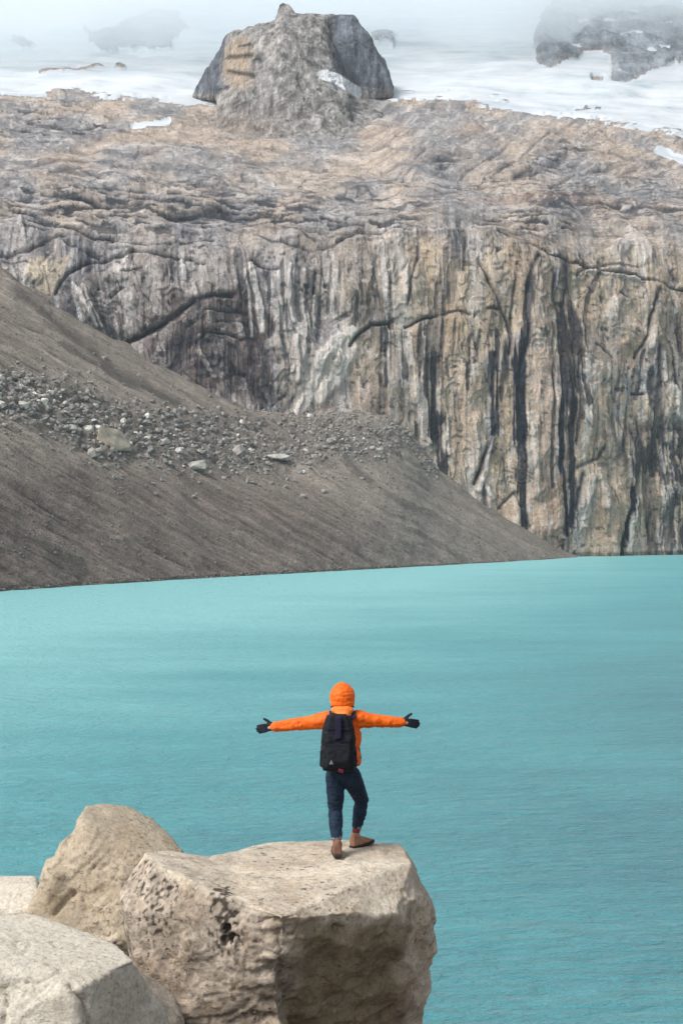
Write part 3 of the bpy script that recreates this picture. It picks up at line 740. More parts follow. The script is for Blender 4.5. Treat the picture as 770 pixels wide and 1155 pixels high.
hx = np.linspace(-60, 60, 161); hy = np.concatenate([np.linspace(-30, 0, 30, endpoint=False), np.linspace(0, 75, 150)])
HX, HY = np.meshgrid(hx, hy)
HZ = np.interp(hy, [-30, -2, 0.8, 3, 8, 12, 14, 17, 22, 60, 75], [25.5, 23.5, 23.3, 22.2, 20.1, 18.7, 18.3, 17.2, 14.3, -1.5, -3])[:, None] + 0 * HX
HZ = HZ + fbm(HX / 3, HY / 3, 0.4, 4) * 0.25 - 0.15
GP = np.stack([HX, HY, HZ], -1)
GC = np.clip(L(.26, .24, .21) * (1 + 0.3 * fbm(HX / 1.5, HY / 1.5, 3.3, 4))[..., None], 0.05, 0.6)
ground = link('ground', grid_mesh('ground', GP, None, GC), M_scree)
if ground.data.polygons[0].normal.z < 0: ground.data.flip_normals()
tag(ground, 'stony moraine slope under the foreground boulders', 'ground', kind='structure')

# ------------------------------------------------------------------ hull rocks
ICO = None
def ico_pts(sub=2):
    bm = bmesh.new(); bmesh.ops.create_icosphere(bm, subdivisions=sub, radius=1.0)
    v = np.array([p.co[:] for p in bm.verts]); bm.free(); return v
ICO2, ICO1 = ico_pts(3), ico_pts(1)

def add_hull(bm, pts):
    vs_ = [bm.verts.new(p) for p in pts]
    r = bmesh.ops.convex_hull(bm, input=vs_)
    junk = [e for e in r['geom_interior'] + r['geom_unused'] if isinstance(e, bmesh.types.BMVert) and e.is_valid]
    if junk: bmesh.ops.delete(bm, geom=list(set(junk)), context='VERTS')

def capsule(bm, p0, r0, p1, r1, squash=None):
    p0, p1 = Vector(p0), Vector(p1)
    pts = [p0 + Vector(v) * r0 for v in ICO2] + [p1 + Vector(v) * r1 for v in ICO2]
    add_hull(bm, pts)

def ellip(bm, c, r, rot=None):
    M = rot.to_matrix() if rot is not None else Matrix.Identity(3)
    add_hull(bm, [Vector(c) + M @ Vector((v[0] * r[0], v[1] * r[1], v[2] * r[2])) for v in ICO2])

def remesh(bm, voxel, smooth=2, fac=0.5):
    """union everything in bm into one continuous surface"""
    me = bpy.data.meshes.new('tmp'); bm.to_mesh(me); bm.free()
    o = bpy.data.objects.new('tmp', me); COL.objects.link(o)
    md = o.modifiers.new('r', 'REMESH'); md.mode = 'VOXEL'; md.voxel_size = voxel
    if smooth:
        sm = o.modifiers.new('s', 'SMOOTH'); sm.iterations = smooth; sm.factor = fac
    dg = bpy.context.evaluated_depsgraph_get()
    out = bpy.data.meshes.new_from_object(o.evaluated_get(dg))
    bpy.data.objects.remove(o); bpy.data.meshes.remove(me)
    return out

def displace(me, fn):
    n = len(me.vertices)
    co = np.empty(n * 3, np.float32); me.vertices.foreach_get('co', co); co = co.reshape(-1, 3)
    no = np.empty(n * 3, np.float32); me.vertex_normals.foreach_get('vector', no); no = no.reshape(-1, 3)
    co = co + no * fn(co, no)[:, None]
    me.vertices.foreach_set('co', co.astype(np.float32).ravel())
    me.update()
    me.polygons.foreach_set('use_smooth', np.ones(len(me.polygons), bool))
    return me

def set_origin(me, o, p):
    """move the mesh so that the object's origin sits at p"""
    me.transform(Matrix.Translation(-Vector(p))); o.location = p

def rock(name, hulls, voxel, mat, disp, base, smooth=2, col=None):
    bm = bmesh.new()
    for h in hulls:
        add_hull(bm, [at(*q) for q in h])
    me = remesh(bm, voxel, smooth)
    displace(me, disp)
    if col is not None:
        n = len(me.vertices); co = np.empty(n * 3, np.float32); me.vertices.foreach_get('co', co); co = co.reshape(-1, 3)
        c = col(co)
        a = me.color_attributes.new('tint', 'FLOAT_COLOR', 'POINT')
        a.data.foreach_set('color', np.concatenate([c, np.ones((n, 1))], 1).astype(np.float32).ravel())
    o = link(name, me, mat)
    set_origin(me, o, base)
    return o

def gran(amp=1.0, seed=0.0):
    """broken granite: low swells, sharp-edged steps, thin cracks, grain and pits"""
    def f(c, n):
        x, y, z = c[:, 0] + seed, c[:, 1], c[:, 2]
        side = 1 - sstep(0.5, 0.95, n[:, 2]) * 0.75
        big = fbm(x / 0.9, y / 0.9, z / 0.9, 3) * 0.022
        sv = fbm((x + z * 0.6) / 0.75 + 3, (y - x * 0.3) / 0.75, (z - x * 0.5) / 0.5, 2) * 3.0
        fl = np.floor(sv)
        big = big + (fl + sstep(0.44, 0.56, sv - fl)) * 0.018 * side
        ck = np.exp(-(fbm(x / 0.8 + 9, y / 0.8, z / 0.8, 3) / 0.018) ** 2) * sstep(-0.1, 0.3, pn(x / 1.1, y / 1.1, z / 1.1 + 7)) * 0.022
        mid = fbm(x / 0.16, y / 0.16, z / 0.16, 4) * 0.009
        fine = fbm(x / 0.05, y / 0.05, z / 0.05, 2) * 0.003
        pit = sstep(0.35, 0.6, pn(x / 0.09, y / 0.09, z / 0.09)) * sstep(0.0, 0.4, pn(x / 0.6 + 4, y / 0.6, z / 0.6)) * 0.022
        return (big - ck + (mid + fine - pit) * side) * amp
    return f

# ------------------------------------------------------------------ mountain peak above the slab
YP = 1150.0
def pk_disp(c, n):
    x, y, z = c[:, 0], c[:, 1], c[:, 2]
    px = x / y * F + 385; py = 577.5 - (z - CAM_Z) / y * F
    w = fbm(x / 30, y / 30, z / 60, 3) * 6
    up = 1 - sstep(0.3, 0.8, n[:, 2])
    st_ = fbm(x / 18, y / 18, z / 30, 3) * 3
    g = (ridged((x + w * .5) / 14, (y + w * .5) / 14, z / 160, 4) * 2.2 * up + (np.floor(st_) + sstep(.42, .58, st_ - np.floor(st_))) * 0.8 + fbm(x / 6, y / 6, z / 6, 3) * 0.4) * (0.35 + 0.65 * sstep(8, 30, py))
    g = g - np.exp(-(seg_dist(px, py, [(371, 26), (375, 55), (386, 88)]) / 4.0) ** 2) * 2.0
    g = g - np.exp(-(seg_dist(px, py, [(258, 64), (284, 62)]) / 2.5) ** 2) * 4 - np.exp(-(seg_dist(px, py, [(258, 80), (286, 85)]) / 2.5) ** 2) * 4
    return g
def pk_col(c):
    x, y, z = c[:, 0], c[:, 1], c[:, 2]
    px = x / y * F + 385; py = 577.5 - (z - CAM_Z) / y * F
    n1 = fbm(x / 20, y / 20, z / 20, 4)[:, None]
    st = fbm(x / 5, y / 5, z / 45, 3)[:, None]
    k = L(.285, .272, .26) * (1 + 0.35 * n1 + 0.75 * st)
    t = sstep(0.3, 0.8, np.exp(-(((px - 268) / 22) ** 2 + ((py - 72) / 34) ** 2)) + 0.25 * n1[:, 0])[:, None]
    k = k + (L(.42, .335, .25) - k) * t * 0.85
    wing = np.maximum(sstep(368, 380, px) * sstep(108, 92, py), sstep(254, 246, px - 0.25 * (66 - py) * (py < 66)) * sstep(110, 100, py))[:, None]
    k = k + (L(.135, .155, .19) * (1 + 0.4 * n1 + 0.4 * st) - k) * wing * 0.85  # wings turned bluish: distance haze put into the colour
    gl = np.exp(-(seg_dist(px + n1[:, 0] * 3, py, [(370, 26), (374, 55), (386, 90)]) / 4.5) ** 2)[:, None]
    k = k * (1 - 0.6 * gl)  # gully shade painted into the colour
    t = (sstep(105, 150, py) * sstep(360, 260, px))[:, None]
    k = k + (L(.27, .225, .19) - k) * t * 0.8
    for pts, wd in [([(258, 64), (284, 62)], 2.2), ([(258, 80), (286, 85)], 2.4), ([(270, 52), (282, 50)], 1.6)]:
        m_ = np.exp(-(seg_dist(px, py, pts) / wd) ** 2)[:, None]
        k = k * (1 - 0.75 * m_)
    t = sstep(0.45, 0.6, np.exp(-(seg_dist(px + n1[:, 0] * 3, py + n1[:, 0] * 3, [(364, 84), (378, 88), (402, 103)]) / 7.5) ** 2))[:, None]
    k = np.clip(k, 0.03, 0.6)
    return k + (L(.80, .83, .85) - k) * t
tower = [(253, 66, 1130), (254, 98, 1118), (262, 40, 1145), (292, 31, 1140), (311, 26, 1130), (318, 21, 1150), (331, 14, 1150),
         (345, 16, 1150), (368, 20, 1150), (376, 60, 1130), (385, 95, 1118), (320, 40, 1108), (330, 130, 1075), (262, 132, 1085), (395, 120, 1100),
         (240, 150, 1060), (330, 160, 1040), (400, 150, 1060), (300, 60, 1190), (360, 60, 1190), (300, 140, 1190), (390, 130, 1190)]
left_wing = [(219, 108, 1172), (223, 98, 1170), (255, 116, 1160), (238, 71, 1172), (257, 38, 1178), (263, 34, 1180), (300, 28, 1175), (300, 100, 1160), (255, 100, 1160), (300, 60, 1230), (240, 100, 1230)]
horn = [(309, 30, 1140), (316, 5, 1152), (319, 3, 1152), (326, 5, 1152), (333, 15, 1150), (322, 45, 1120), (340, 45, 1130), (312, 30, 1170), (334, 30, 1170)]
right_wing = [(345, 15, 1176), (366, 16, 1178), (397, 17, 1180), (402, 22, 1182), (416, 46, 1178), (435, 80, 1176), (440, 108, 1172), (400, 116, 1155), (386, 88, 1160), (376, 60, 1166), (345, 60, 1165),
              (425, 60, 1240), (375, 40, 1240), (380, 100, 1240), (440, 100, 1230)]
apron = [(190, 156, 1085), (256, 122, 1118), (232, 186, 1002), (310, 192, 988), (400, 184, 1002), (448, 142, 1090), (404, 108, 1122), (330, 96, 1100), (300, 125, 1180), (400, 125, 1180), (258, 125, 1180)]
peak = rock('mountain_peak', [tower, horn, left_wing, right_wing, apron], 0.9, M_peak, pk_disp, at(320, 150, 1100), 0, pk_col)
tag(peak, 'blunt grey rock tower with a small summit horn rising from the snow', 'peak', kind='structure')

# ------------------------------------------------------------------ foreground boulders
big_left = [(132, 1006, 13.5), (140, 1030, 13.2), (165, 962, 13.75), (190, 960, 14.3), (235, 966, 14.5), (175, 975, 13.35), (196, 988, 13.2), (252, 1010, 12.85), (310, 1034, 12.55),
            (330, 1000, 13.5), (150, 1080, 13.1), (185, 1170, 13.0), (215, 1250, 13.3), (316, 1180, 12.8), (330, 1260, 13.6), (250, 1270, 15.0), (150, 1080, 14.6), (330, 1100, 15.0), (330, 985, 14.4)]
big_right = [(238, 966, 14.2), (262, 962, 14.5), (300, 951, 14.95), (352, 948, 15.1), (405, 948, 15.05), (448, 951, 14.7), (458, 962, 14.4), (463, 972, 14.0),
             (444, 984, 13.75), (410, 998, 13.5), (373, 1008, 13.3), (317, 1034, 12.5), (262, 1010, 12.9), (480, 1003, 14.35), (495, 1040, 14.3), (491, 1072, 14.3),
             (475, 1112, 14.4), (466, 1160, 14.5), (444, 1030, 13.3), (463, 1012, 13.7), (392, 1040, 12.98), (440, 1150, 14.1), (320, 1110, 12.8), (325, 1190, 13.5), (400, 1170, 14.0), (450, 1240, 14.9), (340, 1270, 14.7),
             (300, 1100, 15.2), (430, 1060, 15.4), (430, 1240, 15.4), (300, 1260, 15.2)]
def big_disp(c, n):
    g = gran(0.7, 0.0)(c, n)
    px = c[:, 0] / c[:, 1] * F + 385; py = 577.5 - (c[:, 2] - CAM_Z) / c[:, 1] * F
    x, y, z = c[:, 0], c[:, 1], c[:, 2]
    # bites out of the dark face, the ledges of the right end and a row of pits below the rim
    side = sstep(0.55, 0.1, n[:, 2])
    g = g + side * np.exp(-((px - 318) / 34) ** 2) * (fbm(x / .4, y / .4, z / .22 + 5, 3) * 0.075 - 0.015)
    face = side * sstep(318, 345, px)
    g = g + face * (ridged(x / 0.55 + 2, y / 0.6, z / 0.45 + 1, 2) * 0.09 - 0.03)
    lf = side * sstep(330, 300, px)
    g = g + lf * fbm(x / 0.22, y / 0.22, z / 0.22, 4) * 0.016
    pits = np.exp(-(seg_dist(px, py, [(252, 1010), (258, 1030), (256, 1052), (262, 1062)]) / 9) ** 2)
    g = g - lf * pits * sstep(-0.05, 0.35, pn(x / 0.055, y / 0.055, z / 0.055)) * 0.06
    g = g - np.exp(-(((px - 381) / 7) ** 2 + ((py - 1050) / 6) ** 2)) * 0.12
    g = g - np.exp(-(seg_dist(px, py, [(392, 1128), (430, 1105), (446, 1090)]) / 6) ** 2) * 0.07
    return g
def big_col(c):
    """mineral zones with light painted in: paler top, darker pinkish speckled left face, brown lichen and shade under the rim on the right"""
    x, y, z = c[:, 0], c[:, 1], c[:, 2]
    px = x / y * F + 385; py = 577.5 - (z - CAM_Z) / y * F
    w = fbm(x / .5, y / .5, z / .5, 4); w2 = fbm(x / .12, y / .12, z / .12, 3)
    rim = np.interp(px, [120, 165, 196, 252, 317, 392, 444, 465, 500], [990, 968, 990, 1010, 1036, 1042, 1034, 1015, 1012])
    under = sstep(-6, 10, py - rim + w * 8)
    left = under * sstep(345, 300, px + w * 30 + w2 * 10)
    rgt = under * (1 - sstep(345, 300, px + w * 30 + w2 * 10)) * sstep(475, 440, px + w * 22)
    k = np.ones((len(x), 3), np.float32) * L(1.12, 1.11, 1.08)  # top tint raised so it looks lit
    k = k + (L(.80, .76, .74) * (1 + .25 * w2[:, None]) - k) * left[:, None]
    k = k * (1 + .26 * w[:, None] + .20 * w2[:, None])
    k = k + (L(.60, .56, .46) * (1 + .3 * w2[:, None]) - k) * rgt[:, None]  # brown lichen, darkened further to paint in the undercut's shade
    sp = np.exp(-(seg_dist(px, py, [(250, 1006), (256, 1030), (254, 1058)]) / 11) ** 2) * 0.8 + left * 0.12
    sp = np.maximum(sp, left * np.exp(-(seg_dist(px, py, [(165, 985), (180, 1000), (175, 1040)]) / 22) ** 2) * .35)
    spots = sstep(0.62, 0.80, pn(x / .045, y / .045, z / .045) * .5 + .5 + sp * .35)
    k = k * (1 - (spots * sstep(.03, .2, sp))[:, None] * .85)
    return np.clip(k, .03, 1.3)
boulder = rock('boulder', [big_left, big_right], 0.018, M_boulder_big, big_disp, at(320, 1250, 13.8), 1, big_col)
tag(boulder, 'largest flat-topped granite boulder, the one the hiker stands on', 'boulder', 'boulders in the foreground')

rear = [(98, 907, 15.6), (118, 905, 15.9), (142, 909, 16.0), (168, 923, 16.0), (188, 937, 15.9), (207, 960, 15.6), (215, 1000, 15.0), (90, 915, 15.35), (62, 950, 15.4), (55, 962, 15.4),
        (52, 990, 15.2), (30, 1028, 15.1), (70, 1060, 14.8), (130, 1062, 14.55), (100, 960, 15.0), (140, 985, 14.85), (215, 1060, 14.7), (40, 1120, 15.4), (210, 1120, 15.0),
        (60, 1000, 17.0), (190, 1000, 17.2), (120, 950, 17.0), (60, 1130, 17.2), (210, 1130, 17.2), (26, 1060, 15.2)]
def rear_disp(c, n):
    g = gran(1.25, 30.0)(c, n)
    px = c[:, 0] / c[:, 1] * F + 385; py = 577.5 - (c[:, 2] - CAM_Z) / c[:, 1] * F
    g = g - np.exp(-(seg_dist(px, py, [(88, 912), (75, 938), (66, 955), (62, 980)]) / 4) ** 2) * 0.09
    g = g - np.exp(-(seg_dist(px, py, [(58, 950), (54, 962)]) / 5) ** 2) * 0.08
    g = g - np.exp(-(seg_dist(px, py, [(82, 1006), (70, 1020), (60, 1032)]) / 3) ** 2) * 0.07
    g = g + np.exp(-(seg_dist(px, py, [(70, 985), (60, 1005)]) / 8) ** 2) * 0.08
    return g
rearb = rock('boulder', [rear], 0.024, M_boulder_tan, rear_disp, at(120, 1115, 15.6), 1)
tag(rearb, 'tall tan pointed boulder rising behind the flat-topped one', 'boulder', 'boulders in the foreground')

front = [(-60, 1035, 11.6), (0, 1031, 11.8), (30, 1030, 11.9), (90, 1048, 11.7), (130, 1065, 11.4), (153, 1083, 11.1), (120, 1098, 10.8), (84, 1116, 10.5), (60, 1100, 10.6), (0, 1082, 10.7), (-60, 1080, 10.7),
         (88, 1170, 10.45), (0, 1170, 10.5), (-60, 1170, 10.5), (160, 1110, 11.3), (190, 1160, 11.5), (185, 1230, 11.8), (80, 1290, 11.2), (-60, 1290, 11.2), (-60, 1250, 13), (150, 1250, 13.0), (120, 1100, 12.6), (0, 1080, 12.9)]
def front_disp(c, n):
    g = gran(1.0, 60.0)(c, n)
    px = c[:, 0] / c[:, 1] * F + 385; py = 577.5 - (c[:, 2] - CAM_Z) / c[:, 1] * F
    g = g - np.exp(-(seg_dist(px, py, [(80, 1112), (92, 1128), (98, 1160)]) / 2.5) ** 2) * 0.06
    g = g - np.exp(-(seg_dist(px, py, [(-10, 1100), (8, 1126), (4, 1160)]) / 2.0) ** 2) * 0.04
    return g
frontb = rock('boulder', [front], 0.020, M_boulder_pale, front_disp, at(50, 1280, 11.6), 2)
tag(frontb, 'pale smooth boulder in the lower left corner with a shaded right face', 'boulder', 'boulders in the foreground')

far_l = [(-80, 985, 16.5), (0, 987, 16.4), (38, 988, 16.4), (45, 1000, 16.0), (-80, 1020, 15.8), (0, 1030, 15.7), (40, 1030, 15.7), (-80, 1110, 16), (45, 1110, 16), (-80, 1110, 18), (40, 1110, 18), (-80, 1000, 17.5), (40, 1005, 17.5)]
farb = rock('boulder', [far_l], 0.035, M_boulder_pale, gran(0.8, 90.0), at(0, 1105, 16.6), 3)
tag(farb, 'low flat pale boulder at the left edge behind the tan pointed one', 'boulder', 'boulders in the foreground')

wedge = [(140, 1090, 12.2), (165, 1098, 12.3), (190, 1118, 12.4), (208, 1150, 12.3), (215, 1240, 12.4), (130, 1240, 12.2), (150, 1130, 11.9), (180, 1170, 11.9), (140, 1240, 13.0), (210, 1240, 13.0), (180, 1110, 13.0)]
wedgeb = rock('boulder', [wedge], 0.03, M_boulder, gran(0.8, 120.0), at(170, 1235, 12.4), 3)
tag(wedgeb, 'small shaded boulder wedged between the pale corner boulder and the flat-topped one', 'boulder', 'boulders in the foreground')

# ------------------------------------------------------------------ rockfall on the scree
def small_rock(name, seed, cuts=9):
    r_ = random.Random(seed)
    pts = []
    for k in range(16):
        v_ = Vector((r_.gauss(0, 1), r_.gauss(0, 1), r_.gauss(0, 1))).normalized()
        pts.append(Vector((v_.x * r_.uniform(.8, 1.1), v_.y * r_.uniform(.7, 1.0), v_.z * r_.uniform(.5, .85))) * 0.6)
    bm = bmesh.new(); add_hull(bm, pts)
    bmesh.ops.bevel(bm, geom=bm.edges[:], offset=0.02, segments=1, affect='EDGES')
    me = bpy.data.meshes.new(name); bm.to_mesh(me); bm.free()
    return me
protos = [small_rock('scree_boulder', 100 + k) for k in range(8)]
pm = {}
for nm, mt in (('pale', M_pale_block), ('grey', M_grey_block), ('tan', M_tan_block)):
    pm[nm] = []
    for me in protos:
        c = me.copy(); c.materials.append(mt); pm[nm].append(c)

def drop(px, py, size, kind, label, rot=None, stretch=(1, 1, 1)):
    p, n_ = scree_pos(px, py)
    o = bpy.data.objects.new('scree_boulder', random.choice(pm[kind]))
    COL.objects.link(o)
    o.location = p + n_ * size * 0.18
    o.rotation_euler = rot or (random.uniform(-.5, .5), random.uniform(-.5, .5), random.uniform(0, 6.28))
    o.scale = [size * s for s in stretch]
    tag(o, label, 'boulder', 'boulders of the rockfall on the scree')
    return o
big_ones = [
    (125, 505, 13, 'tan', 'biggest rockfall block, a tan slab lying on the scree below the middle of the band', (0.5, 0.45, 0.9), (1.35, 0.8, 0.8)),
    (48, 457, 4.4, 'pale', 'bright pale block, biggest of the cluster near the left edge of the scree', None, (1, 1, 1)),
    (25, 462, 3.8, 'pale', 'pale block left of the brightest cluster on the scree', None, (1.2, 1, 1)),
    (73, 457, 3.8, 'pale', 'bright pale block right of the brightest cluster on the scree', None, (1, 1, 1)),
    (55, 446, 3.2, 'pale', 'pale block topmost in the cluster near the left edge', None, (1, 1, 1)),
    (31, 443, 3.4, 'pale', 'pale block above the left cluster, under the upper gravel slope', None, (1, 1, 1)),
    (98, 487, 5.0, 'pale', 'pale block just above the tan slab on the scree', None, (1, 1, 1)),
    (88, 480, 4.5, 'grey', 'grey block touching the pale one above the tan slab', None, (1, 1, 1)),
    (268, 513, 7.0, 'grey', 'large pale grey block at the right end of the rockfall band', None, (1, 1, 1.2)),
    (222, 530, 8.0, 'grey', 'broad grey block at the lower edge of the rockfall band', None, (1.3, 1, .8)),
    (312, 520, 8.0, 'pale', 'long flat pale block lowest on the right of the rockfall band', (0.3, 0.1, 0.4), (1.4, .9, .7)),
    (103, 514, 5.5, 'grey', 'grey green block leaning on the left of the tan slab', None, (1, 1, 1)),
]
for a in big_ones: drop(a[0], a[1], a[2], a[3], a[4], a[5], a[6])
n_ind = 0
while n_ind < 270:
    px = random.uniform(-6, 430)
    cyb = np.interp(px, [p_[0] for p_ in bandpts], [p_[1] for p_ in bandpts])
    hw = np.interp(px, [0, 100, 300, 430], [24, 36, 34, 22])
    py = random.gauss(cyb, hw * 0.5)
    if abs(py - cyb) > hw * 1.15: continue
    k = 'pale' if random.random() < (0.62 if px < 110 else 0.42) else 'grey'
    s = min(4.2, 1.0 + random.expovariate(1 / 0.85)) if k == 'pale' else min(4.6, 1.3 + random.expovariate(1 / 1.0))
    drop(px, py, s, k, 'small pale boulder strewn in the rockfall band across the scree' if k == 'pale' else 'small grey boulder strewn in the rockfall band across the scree')
    n_ind += 1

def rubble(name, n, sampler, mat, lo, hi):
    base = []
    for me in protos[:5]:
        v_ = np.array([q.co[:] for q in me.vertices]); f_ = [tuple(p.vertices) for p in me.polygons]
        bm = bmesh.new(); add_hull(bm, [Vector(q) for q in v_[::4]])
        bm.verts.index_update()
        base.append((np.array([q.co[:] for q in bm.verts]), [tuple(q.index for q in f.verts) for f in bm.faces])); bm.free()
    V, Fc, off = [], [], 0
    for k in range(n):
        px, py = sampler()
        p, n_ = scree_pos(px, py)
        v_, f_ = random.choice(base)
        s = lo + (hi - lo) * random.random() ** 3
        rm = np.array(Matrix.Rotation(random.uniform(0, 6.28), 3, Vector((random.gauss(0, 1), random.gauss(0, 1), random.gauss(0, 1))).normalized()))
        V.append(v_ @ rm.T * s + np.array(p + n_ * s * 0.1)); Fc += [tuple(i + off for i in f) for f in f_]; off += len(v_)
    me = bpy.data.meshes.new(name); me.from_pydata(np.concatenate(V).tolist(), [], Fc); me.update()
    return link(name, me, mat)
def s_band():
    px = random.uniform(-110, 460)
    if px > 370 and random.random() < (px - 370) / 90: px = random.uniform(-110, 370)
    cyb = np.interp(px, [p_[0] for p_ in bandpts], [p_[1] for p_ in bandpts])
    return px, random.gauss(cyb, np.interp(px, [0, 100, 300, 430], [16, 24, 22, 20]))
def s_foot():
    px = random.uniform(325, 492); t_ = np.interp(px, sx, top_y)
    return px, t_ + 3 + abs(random.gauss(0, 20)) * (1 if px < 440 else .5)
def s_all():
    if random.random() < 0.18:
        px = random.uniform(-10, 648); return px, np.interp(px, sx, wl_y) - abs(random.gauss(0, 1.6))
    while True:
        px = random.uniform(-120, 640); py = random.uniform(250, 672)
        w_, t_ = np.interp(px, sx, wl_y), np.interp(px, sx, top_y)
        if t_ + 3 < py < w_ - 1: return px, py
o = rubble('rubble', 3900, s_band, M_rubble, 0.5, 3.4)
tag(o, 'broken grey rubble filling the rockfall band on the scree', 'rubble', kind='stuff')
o = rubble('foot_rubble', 1500, s_foot, M_rubble, 0.5, 2.4)
tag(o, 'grey rubble heaped at the cliff foot where the scree ends', 'rubble', kind='stuff')
o = rubble('loose_stones', 5200, s_all, M_stones, 0.3, 1.3)
tag(o, 'loose stones scattered over the whole gravel slope', 'stones', kind='stuff')

# ------------------------------------------------------------------ the hiker
YH = 14.35
def tree_of(o):
    me = o.data
    return BVHTree.FromPolygons([o.location + v.co for v in me.vertices], [tuple(p.vertices) for p in me.polygons])
bt = tree_of(boulder)
def rock_z(x, y):
    h = bt.ray_cast(Vector((x, y, 30)), Vector((0, 0, -1)))
    return h[0].z if h[0] is not None else 21.5
hip = at(387, 874, YH)
footL = at(380, 964, 14.22); footL.z = rock_z(footL.x, footL.y)
footR = at(405, 951, 14.60); footR.z = rock_z(footR.x, footR.y)
print('feet', footL, footR, 'photo z', at(380, 967, 14.22).z, at(405, 953, 14.6).z)

sL, sR = at(369, 812, YH), at(403.5, 811, YH)
eL, eR = at(341, 815.5, YH + .03), at(427, 812.5, YH + .03)
wL, wR = at(311.5, 819.5, YH + .05), at(450.5, 814.5, YH + .05)
neck = at(386, 801, YH); head = at(386, 787, YH + .02)
hL, hR = at(378.5, 876, YH), at(395.5, 876, YH)
kL = at(378, 915, 14.36); aL = footL + Vector((0, -.03, .12))
kR = at(408, 903, 14.62); aR = footR + Vector((-.035, -.03, .15))

def wrinkle(amp, sc=0.12, seed=0.0):
    def f(c, n):
        x, y, z = c[:, 0] + seed, c[:, 1], c[:, 2]
        return ridged(x / sc, y / sc, z / (sc * 0.6), 2) * amp + fbm(x / (sc * .4), y / (sc * .4), z / (sc * .4), 2) * amp * 0.4
    return f

# body: one continuous figure, mostly inside the clothes
bm = bmesh.new()
ellip(bm, head, (.078, .095, .115))
ellip(bm, head + Vector((0, .035, -.045)), (.055, .06, .065))          # jaw
capsule(bm, head + Vector((0, .098, .012)), .010, head + Vector((0, .112, -.022)), .016)   # nose
for s in (-1, 1):
    ellip(bm, head + Vector((s * .030, .088, .022)), (.020, .012, .008))      # brow
    ellip(bm, head + Vector((s * .079, 0, -.005)), (.010, .020, .030))        # ear
ellip(bm, head + Vector((0, .093, -.052)), (.024, .010, .009))          # lips
capsule(bm, neck + Vector((0, -.01, -.06)), .058, head + Vector((0, -.01, -.05)), .052)
capsule(bm, sL + Vector((.03, 0, -.03)), .06, sR + Vector((-.03, 0, -.03)), .06)
capsule(bm, neck + Vector((0, 0, -.17)), .11, hip + Vector((0, 0, .02)), .10)
for s_, e_, w_ in ((sL, eL, wL), (sR, eR, wR)):
    capsule(bm, s_, .05, e_, .038); capsule(bm, e_, .038, w_, .026)
    capsule(bm, w_, .026, w_ + (w_ - e_).normalized() * .07, .026)
for h_, k_, a_ in ((hL, kL, aL), (hR, kR, aR)):
    capsule(bm, h_, .072, k_, .048); capsule(bm, k_, .048, a_, .034)
    capsule(bm, a_, .034, a_ + Vector((0, .02, -.05)), .034)
me = remesh(bm, .009, 3)
displace(me, lambda c, n: 0 * c[:, 0])
person = link('person', me, M_skin)
base = Vector((hip.x, YH, (footL.z + footR.z) / 2))
set_origin(me, person, base)
tag(person, 'hiker in an orange hooded jacket standing on the flat-topped boulder, arms spread wide', 'person')

def part(name, bm, voxel, mat, smooth=3, disp=None, parent=person, off=None):
    me = remesh(bm, voxel, smooth)
    displace(me, disp or (lambda c, n: 0 * c[:, 0]))
    me.transform(Matrix.Translation(-parent_loc(parent)))
    return link(name, me, mat, parent)
def parent_loc(p):
    v_ = Vector((0, 0, 0))
    while p is not None:
        v_ += p.location; p = p.parent
    return v_
for s in (-1, 1):
    bm = bmesh.new(); ellip(bm, head + Vector((s * .030, .089, .008)), (.013, .008, .008))
    part('eye', bm, .004, M_eye, 1)

# jacket
bm = bmesh.new()
capsule(bm, sL + Vector((.015, 0, -.02)), .082, sR + Vector((-.015, 0, -.02)), .082)
ch = at(386.5, 832, YH)
ellip(bm, ch, (.185, .135, .20))
ellip(bm, at(387, 852, YH), (.165, .13, .16))
ellip(bm, at(388, 859, YH), (.168, .132, .075))
for s_, e_, w_ in ((sL, eL, wL), (sR, eR, wR)):
    mid = (s_ + e_) / 2
    capsule(bm, s_, .083, mid + Vector((0, 0, -.006)), .068)
    capsule(bm, mid + Vector((0, 0, -.006)), .068, e_ + Vector((0, 0, -.006)), .058)
    capsule(bm, e_ + Vector((0, 0, -.006)), .058, w_, .045)
capsule(bm, neck + Vector((0, 0, -.06)), .10, neck + Vector((0, 0, .0)), .085)
jacket = part('jacket', bm, .010, M_orange, 3, wrinkle(.013, .09))
# wrist bands, hem
for e_, w_ in ((eL, wL), (eR, wR)):
    bm = bmesh.new(); u_ = (w_ - e_).normalized()
    capsule(bm, w_ + u_ * .005, .046, w_ + u_ * .026, .043)
    part('cuff', bm, .006, M_orange, 1, parent=jacket)
# hood over the head with a front opening left for the face
bm = bmesh.new()
ellip(bm, head + Vector((0, -.020, .012)), (.124, .126, .138))
ellip(bm, head + Vector((0, .030, .028)), (.108, .108, .122))
ellip(bm, head + Vector((0, -.055, -.045)), (.118, .085, .060))
hood = part('hood', bm, .006, M_orange, 4, lambda c, n: wrinkle(.008, .08)(c, n) - 0.16 * np.exp(-(((c[:, 0] - head.x) / .062) ** 2 + ((c[:, 2] - head.z + .015) / .085) ** 2)) * sstep(.05, .12, c[:, 1] - head.y) * 0.42)
bm = bmesh.new()
ellip(bm, at(386, 801, YH - .075), (.112, .085, .052))
ellip(bm, at(386, 806, YH - .115), (.085, .07, .05))
part('collar', bm, .007, M_lining, 2, wrinkle(.006, .06), parent=jacket)
bm = bmesh.new()
pts = [head + Vector((math.cos(t) * .113, -abs(math.sin(t)) * .118 - .012, -.088 + .008 * math.sin(t))) for t in np.linspace(0, math.pi, 14)]
for a_, b_ in zip(pts[:-1], pts[1:]): capsule(bm, a_, .010, b_, .010)
